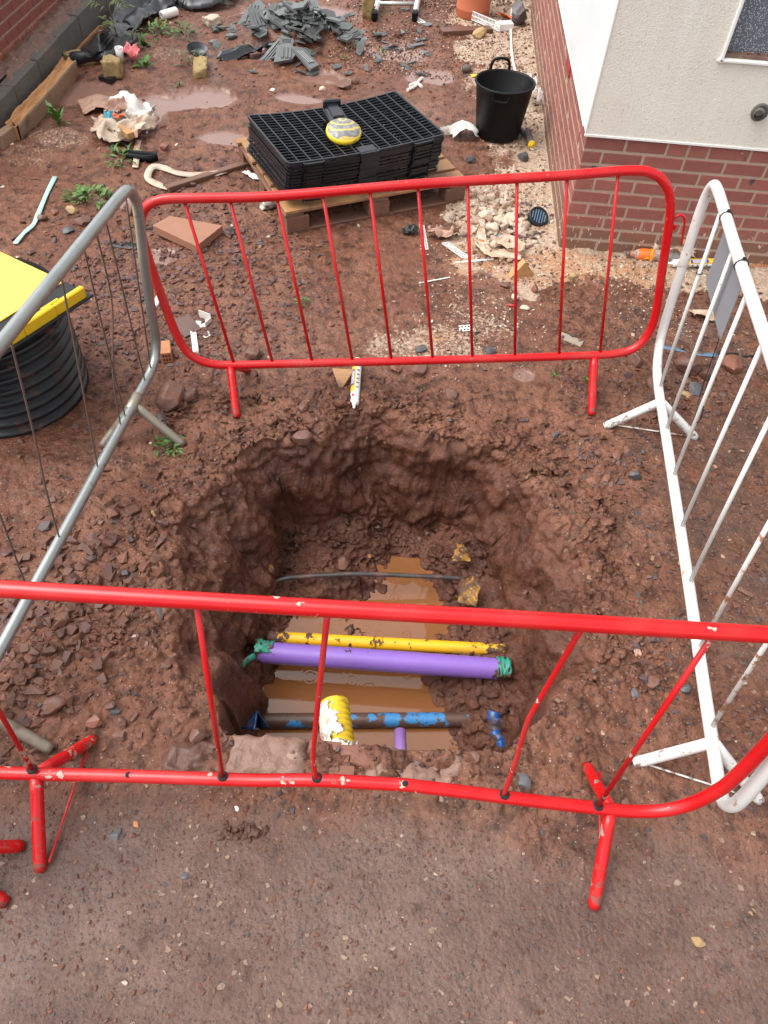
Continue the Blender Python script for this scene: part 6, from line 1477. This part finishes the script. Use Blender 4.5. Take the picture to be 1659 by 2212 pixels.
for (px, py, sx, sy, rz, lb, z) in [(700,1616,.115,.05,.0,'red brick end under the duct, nearest the concrete block',.0),(747,1622,.10,.04,.1,'red brick sliver under the middle of the duct',.0),(728,1637,.085,.04,.05,'red brick piece half buried below the duct',-.004),(780,1640,.075,.05,-.1,'red brick corner at the end of the footing',.004),(737,1668,.09,.05,.03,'square pinkish brick face in the mud above the near rail',.004)]:
    p = G(px, py, z); b = MB(); b.box(p-np.array([0, 0, .03]), (sx, sy, .07), rotz(rz), bev=.005, jit=.002); o = b.build('brick', M_RED, None, p); tag(o, lb, 'brick')

# ------------------------------------------------------------------ loose stuff nobody could count
def stuff(name, N_, sampler, size, palette, flat, seed, m=M_GRAVEL, sink=.2, label=None, npts=9):
    rr = np.random.default_rng(seed); variants = []
    for i in range(10):
        pts = rr.normal(0, 1, (npts, 3)); pts /= np.linalg.norm(pts, axis=1)[:, None]; pts *= rr.uniform(.75, 1, (npts, 1))*np.array([1, .8, flat])
        bm = bmesh.new(); [bm.verts.new(tuple(p)) for p in pts]; bmesh.ops.convex_hull(bm, input=bm.verts); bmesh.ops.triangulate(bm, faces=bm.faces); bm.verts.index_update()
        variants.append((np.array([v.co[:] for v in bm.verts]), np.array([[v.index for v in f.verts] for f in bm.faces]))); bm.free()
    xy = sampler(rr, N_); n0 = len(xy); z = terrain(xy[:, 0], xy[:, 1]); s_ = size[0]+(size[1]-size[0])*rr.random(n0)**3.1
    s_ = s_*(1 + .10*np.clip(xy[:, 1]-2.5, 0, 6))
    a = rr.uniform(0, 6.28, n0); tx = rr.normal(0, .3, n0); pal = np.array([p[:3] for p in palette]); wgt = np.array([p[3] for p in palette]); ci = rr.choice(len(pal), n0, p=wgt/wgt.sum()); colr = pal[ci]*rr.uniform(.7, 1.3, (n0, 1))
    Vs, Fs, Cs, off = [], [], [], 0; vi = rr.integers(0, 10, n0)
    for k in range(10):
        ix = np.where(vi == k)[0]
        if not len(ix): continue
        v, f = variants[k]; ca, sa = np.cos(a[ix]), np.sin(a[ix]); ct, st_ = np.cos(tx[ix]), np.sin(tx[ix])
        x = v[None, :, 0]*s_[ix, None]; y = v[None, :, 1]*s_[ix, None]; zz = v[None, :, 2]*s_[ix, None]
        y, zz = y*ct[:, None]-zz*st_[:, None], y*st_[:, None]+zz*ct[:, None]
        X = x*ca[:, None]-y*sa[:, None]+xy[ix, 0, None]; Y = x*sa[:, None]+y*ca[:, None]+xy[ix, 1, None]; Z = zz+(z[ix]+s_[ix]*flat*(.5-sink))[:, None]
        Vs.append(np.stack([X, Y, Z], -1).reshape(-1, 3)); Fs.append((f[None]+(np.arange(len(ix))*len(v))[:, None, None]+off).reshape(-1, 3)); off += len(ix)*len(v); Cs.append(np.repeat(colr[ix], len(v), 0))
    me = np_mesh(name, np.concatenate(Vs), np.concatenate(Fs), m, {'tint': np.concatenate(Cs)}); tag(link(name, me), label, None, None, 'stuff')
def in_view(xy): return (xy[:, 0] > -1.7-.27*xy[:, 1]) & (xy[:, 0] < np.where(xy[:, 1] > 4.19, .83, 2.0)) & ~((xy[:, 0] < RX) & (xy[:, 1] > 4.5))
def not_pit(xy): return poly_sd(xy[:, 0], xy[:, 1], RIM) < .015
BRN = (.125, .060, .043, 5); RDB = (.18, .075, .050, 2.5); SLT = (.065, .067, .073, 1.4); TAN = (.32, .20, .13, .6); CRM = (.55, .45, .35, .35); PUR = (.115, .066, .064, 1.4)
def s_all(rr, n0):
    y = .75+ (rr.random(n0)**1.45)*8.6; x = rr.uniform(-3.4, 2.0, n0); xy = np.stack([x, y], -1); xy = xy[in_view(xy) & not_pit(xy)]
    d = .35+.65*sm(-.1, .5, fbm(xy[:, 0]*1.4, xy[:, 1]*1.4, 3, 201)); pud = np.zeros(len(xy))
    for mx, my, a, b in PUD: pud = np.maximum(pud, sm(1.1, .8, np.hypot((xy[:, 0]-mx)/a, (xy[:, 1]-my)/b)))
    return xy[rr.random(len(xy)) < d*(1-.9*pud)]
stuff('gravel', 15000, s_all, (.003, .020), [BRN, RDB, SLT, TAN, CRM, PUR], .5, 1, label='loose brown and grey gravel across the mud')
def s_left(rr, n0):
    xy = np.stack([rr.normal(-1.24, .20, n0), rr.normal(1.30, .36, n0)], -1); return xy[in_view(xy) & not_pit(xy) & (xy[:, 1] > .78)]
stuff('rubble', 1250, s_left, (.006, .046), [(.10, .05, .036, 5), (.14, .062, .043, 3), (.11, .062, .06, 1.2), (.075, .073, .078, .5)], .55, 2, sink=.2, label='heap of brown stones beside the galvanised barrier')
def s_cl(rr, n0):
    out = []
    for (a, b, sx, sy, f) in ((1335, 1010, .10, .06, .4), (1400, 1435, .07, .07, .3), (1500, 860, .16, .14, .3)): c0 = G(a, b)[:2]; k = int(n0*f); out.append(np.stack([rr.normal(c0[0], sx, k), rr.normal(c0[1], sy, k)], -1))
    xy = np.concatenate(out); return xy[not_pit(xy)]
stuff('rubble', 420, s_cl, (.007, .030), [(.12, .055, .038, 4), (.19, .085, .05, 2), (.08, .065, .07, 2)], .6, 21, sink=.12, label='small piles of brown and orange stones by the white barrier')
def s_left2(rr, n0):
    xy = np.stack([rr.normal(-1.35, .45, n0), rr.normal(3.5, .55, n0)], -1); return xy[in_view(xy) & not_pit(xy)]
stuff('rubble', 4200, s_left2, (.006, .030), [(.11, .055, .042, 4), (.13, .06, .05, 2), (.11, .065, .065, 2), (.075, .072, .078, 1.6)], .45, 3, sink=.2, label='purple brown stone rubble behind the galvanised barrier')
def s_right(rr, n0):
    xy = np.stack([rr.uniform(.75, 2.0, n0), rr.uniform(.9, 3.9, n0)], -1); return xy[in_view(xy) & not_pit(xy)]
stuff('gravel', 6500, s_right, (.004, .020), [BRN, BRN, PUR, SLT, SLT, TAN], .5, 4, label='dark wet gravel on the house side of the hole')
def s_lime(rr, n0):
    xy = np.stack([rr.uniform(-.3, 2.1, n0), 3.0+rr.random(n0)*6.2], -1); xy = xy[in_view(xy)]; sa = terrain(xy[:, 0], xy[:, 1], True)[1]; return xy[rr.random(len(xy)) < sa**1.5]
stuff('limestone_chippings', 30000, s_lime, (.0025, .017), [(.50, .39, .29, 4), (.62, .53, .43, 1.5), (.36, .23, .15, 1.5), (.10, .07, .06, 1.2), (.17, .085, .06, 1.4)], .6, 5, label='cream limestone chippings along the house')
def s_grit(rr, n0):
    xy = np.stack([rr.uniform(.0, 1.75, n0), rr.uniform(2.9, 4.15, n0)], -1); return xy[rr.random(n0) < sm(-.25, .4, fbm(xy[:, 0]*1.7, xy[:, 1]*1.7, 3, 77)+.5*(xy[:, 1]-3.5))]
stuff('limestone_chippings', 6500, s_grit, (.0022, .011), [(.58, .46, .35, 4), (.66, .57, .47, 1.5), (.08, .06, .055, 2.5), (.16, .08, .055, 2)], .6, 15, label='pale grit mixed with dark chips beyond the far barrier')
def s_lump(rr, n0):
    c0 = G(1075, 465)[:2]; xy = np.stack([rr.normal(c0[0], .13, n0), rr.normal(c0[1], .20, n0)], -1); return xy[xy[:, 0] < .80]
stuff('lime_rubble', 300, s_lump, (.010, .045), [(.52, .42, .32, 4), (.62, .53, .43, 2), (.38, .25, .17, 2)], .7, 16, sink=.1, label='lumps of pale lime rubble by the house corner', npts=13)
def s_far(rr, n0):
    xy = np.stack([rr.uniform(-.9, .7, n0), rr.uniform(6.6, 9.4, n0)], -1); return xy[in_view(xy) & (rr.random(len(xy)) < .2+.8*sm(-.1, .3, fbm(xy[:, 0]*1.1+4, xy[:, 1]*1.1, 3, 44)))]
stuff('pea_gravel', 13000, s_far, (.005, .012), [BRN, RDB, (.36, .25, .19, 2), (.5, .42, .35, 1), SLT], .8, 6, label='fine mixed gravel round the ladder')
def s_slate(rr, n0):
    c1 = G(1120, 490)[:2]; xy = np.stack([rr.normal(c1[0], .07, n0), rr.normal(c1[1], .12, n0)], -1); return xy[xy[:, 0] < .82]
stuff('slate_chippings', 260, s_slate, (.010, .026), [(.07, .06, .068, 3), (.10, .075, .08, 2)], .35, 7, label='dark slate chippings in front of the ribbed cap', sink=.0)
def s_crumb(rr, n0):
    y = rr.uniform(.82, 2.95, n0); x = rr.uniform(-1.15, 1.1, n0); xy = np.stack([x, y], -1); d = -poly_sd(x, y, RIM); keep = (rr.random(n0) < np.where(d > 0, .7*np.exp(-d/.16), .12)); return xy[keep]
n = N('mud_crumb'); a = n.attr('tint'); M_CRUMB = n.set(n.mix(n.noise(40, 4), n.mix(.5, a.outputs['Color'], MUDD), a.outputs['Color']), .5, n.bump(n.noise(90, 4), .5, .004))
def dry(f):
    def g(rr, n0):
        xy = f(rr, n0); z = terrain(xy[:, 0], xy[:, 1]); return xy[z > WATER_Z+.004]
    return g
stuff('mud_crumbs', 15000, dry(s_crumb), (.0035, .020), [(.115, .052, .036, 3), (.15, .07, .05, 2), (.08, .036, .026, 1.5)], .75, 8, M_CRUMB, label='crumbled wet soil on the sides of the hole', npts=11, sink=.25)
def s_tar(rr, n0):
    xy = np.stack([rr.uniform(-1.3, 1.6, n0), rr.uniform(-.05, .84, n0)], -1); return xy
stuff('gravel', 5200, s_tar, (.0022, .0125), [BRN, BRN, SLT, TAN, RDB, (.38, .29, .23, .8)], .55, 9, sink=.32, label='small pebbles stuck in the muddy roadway')
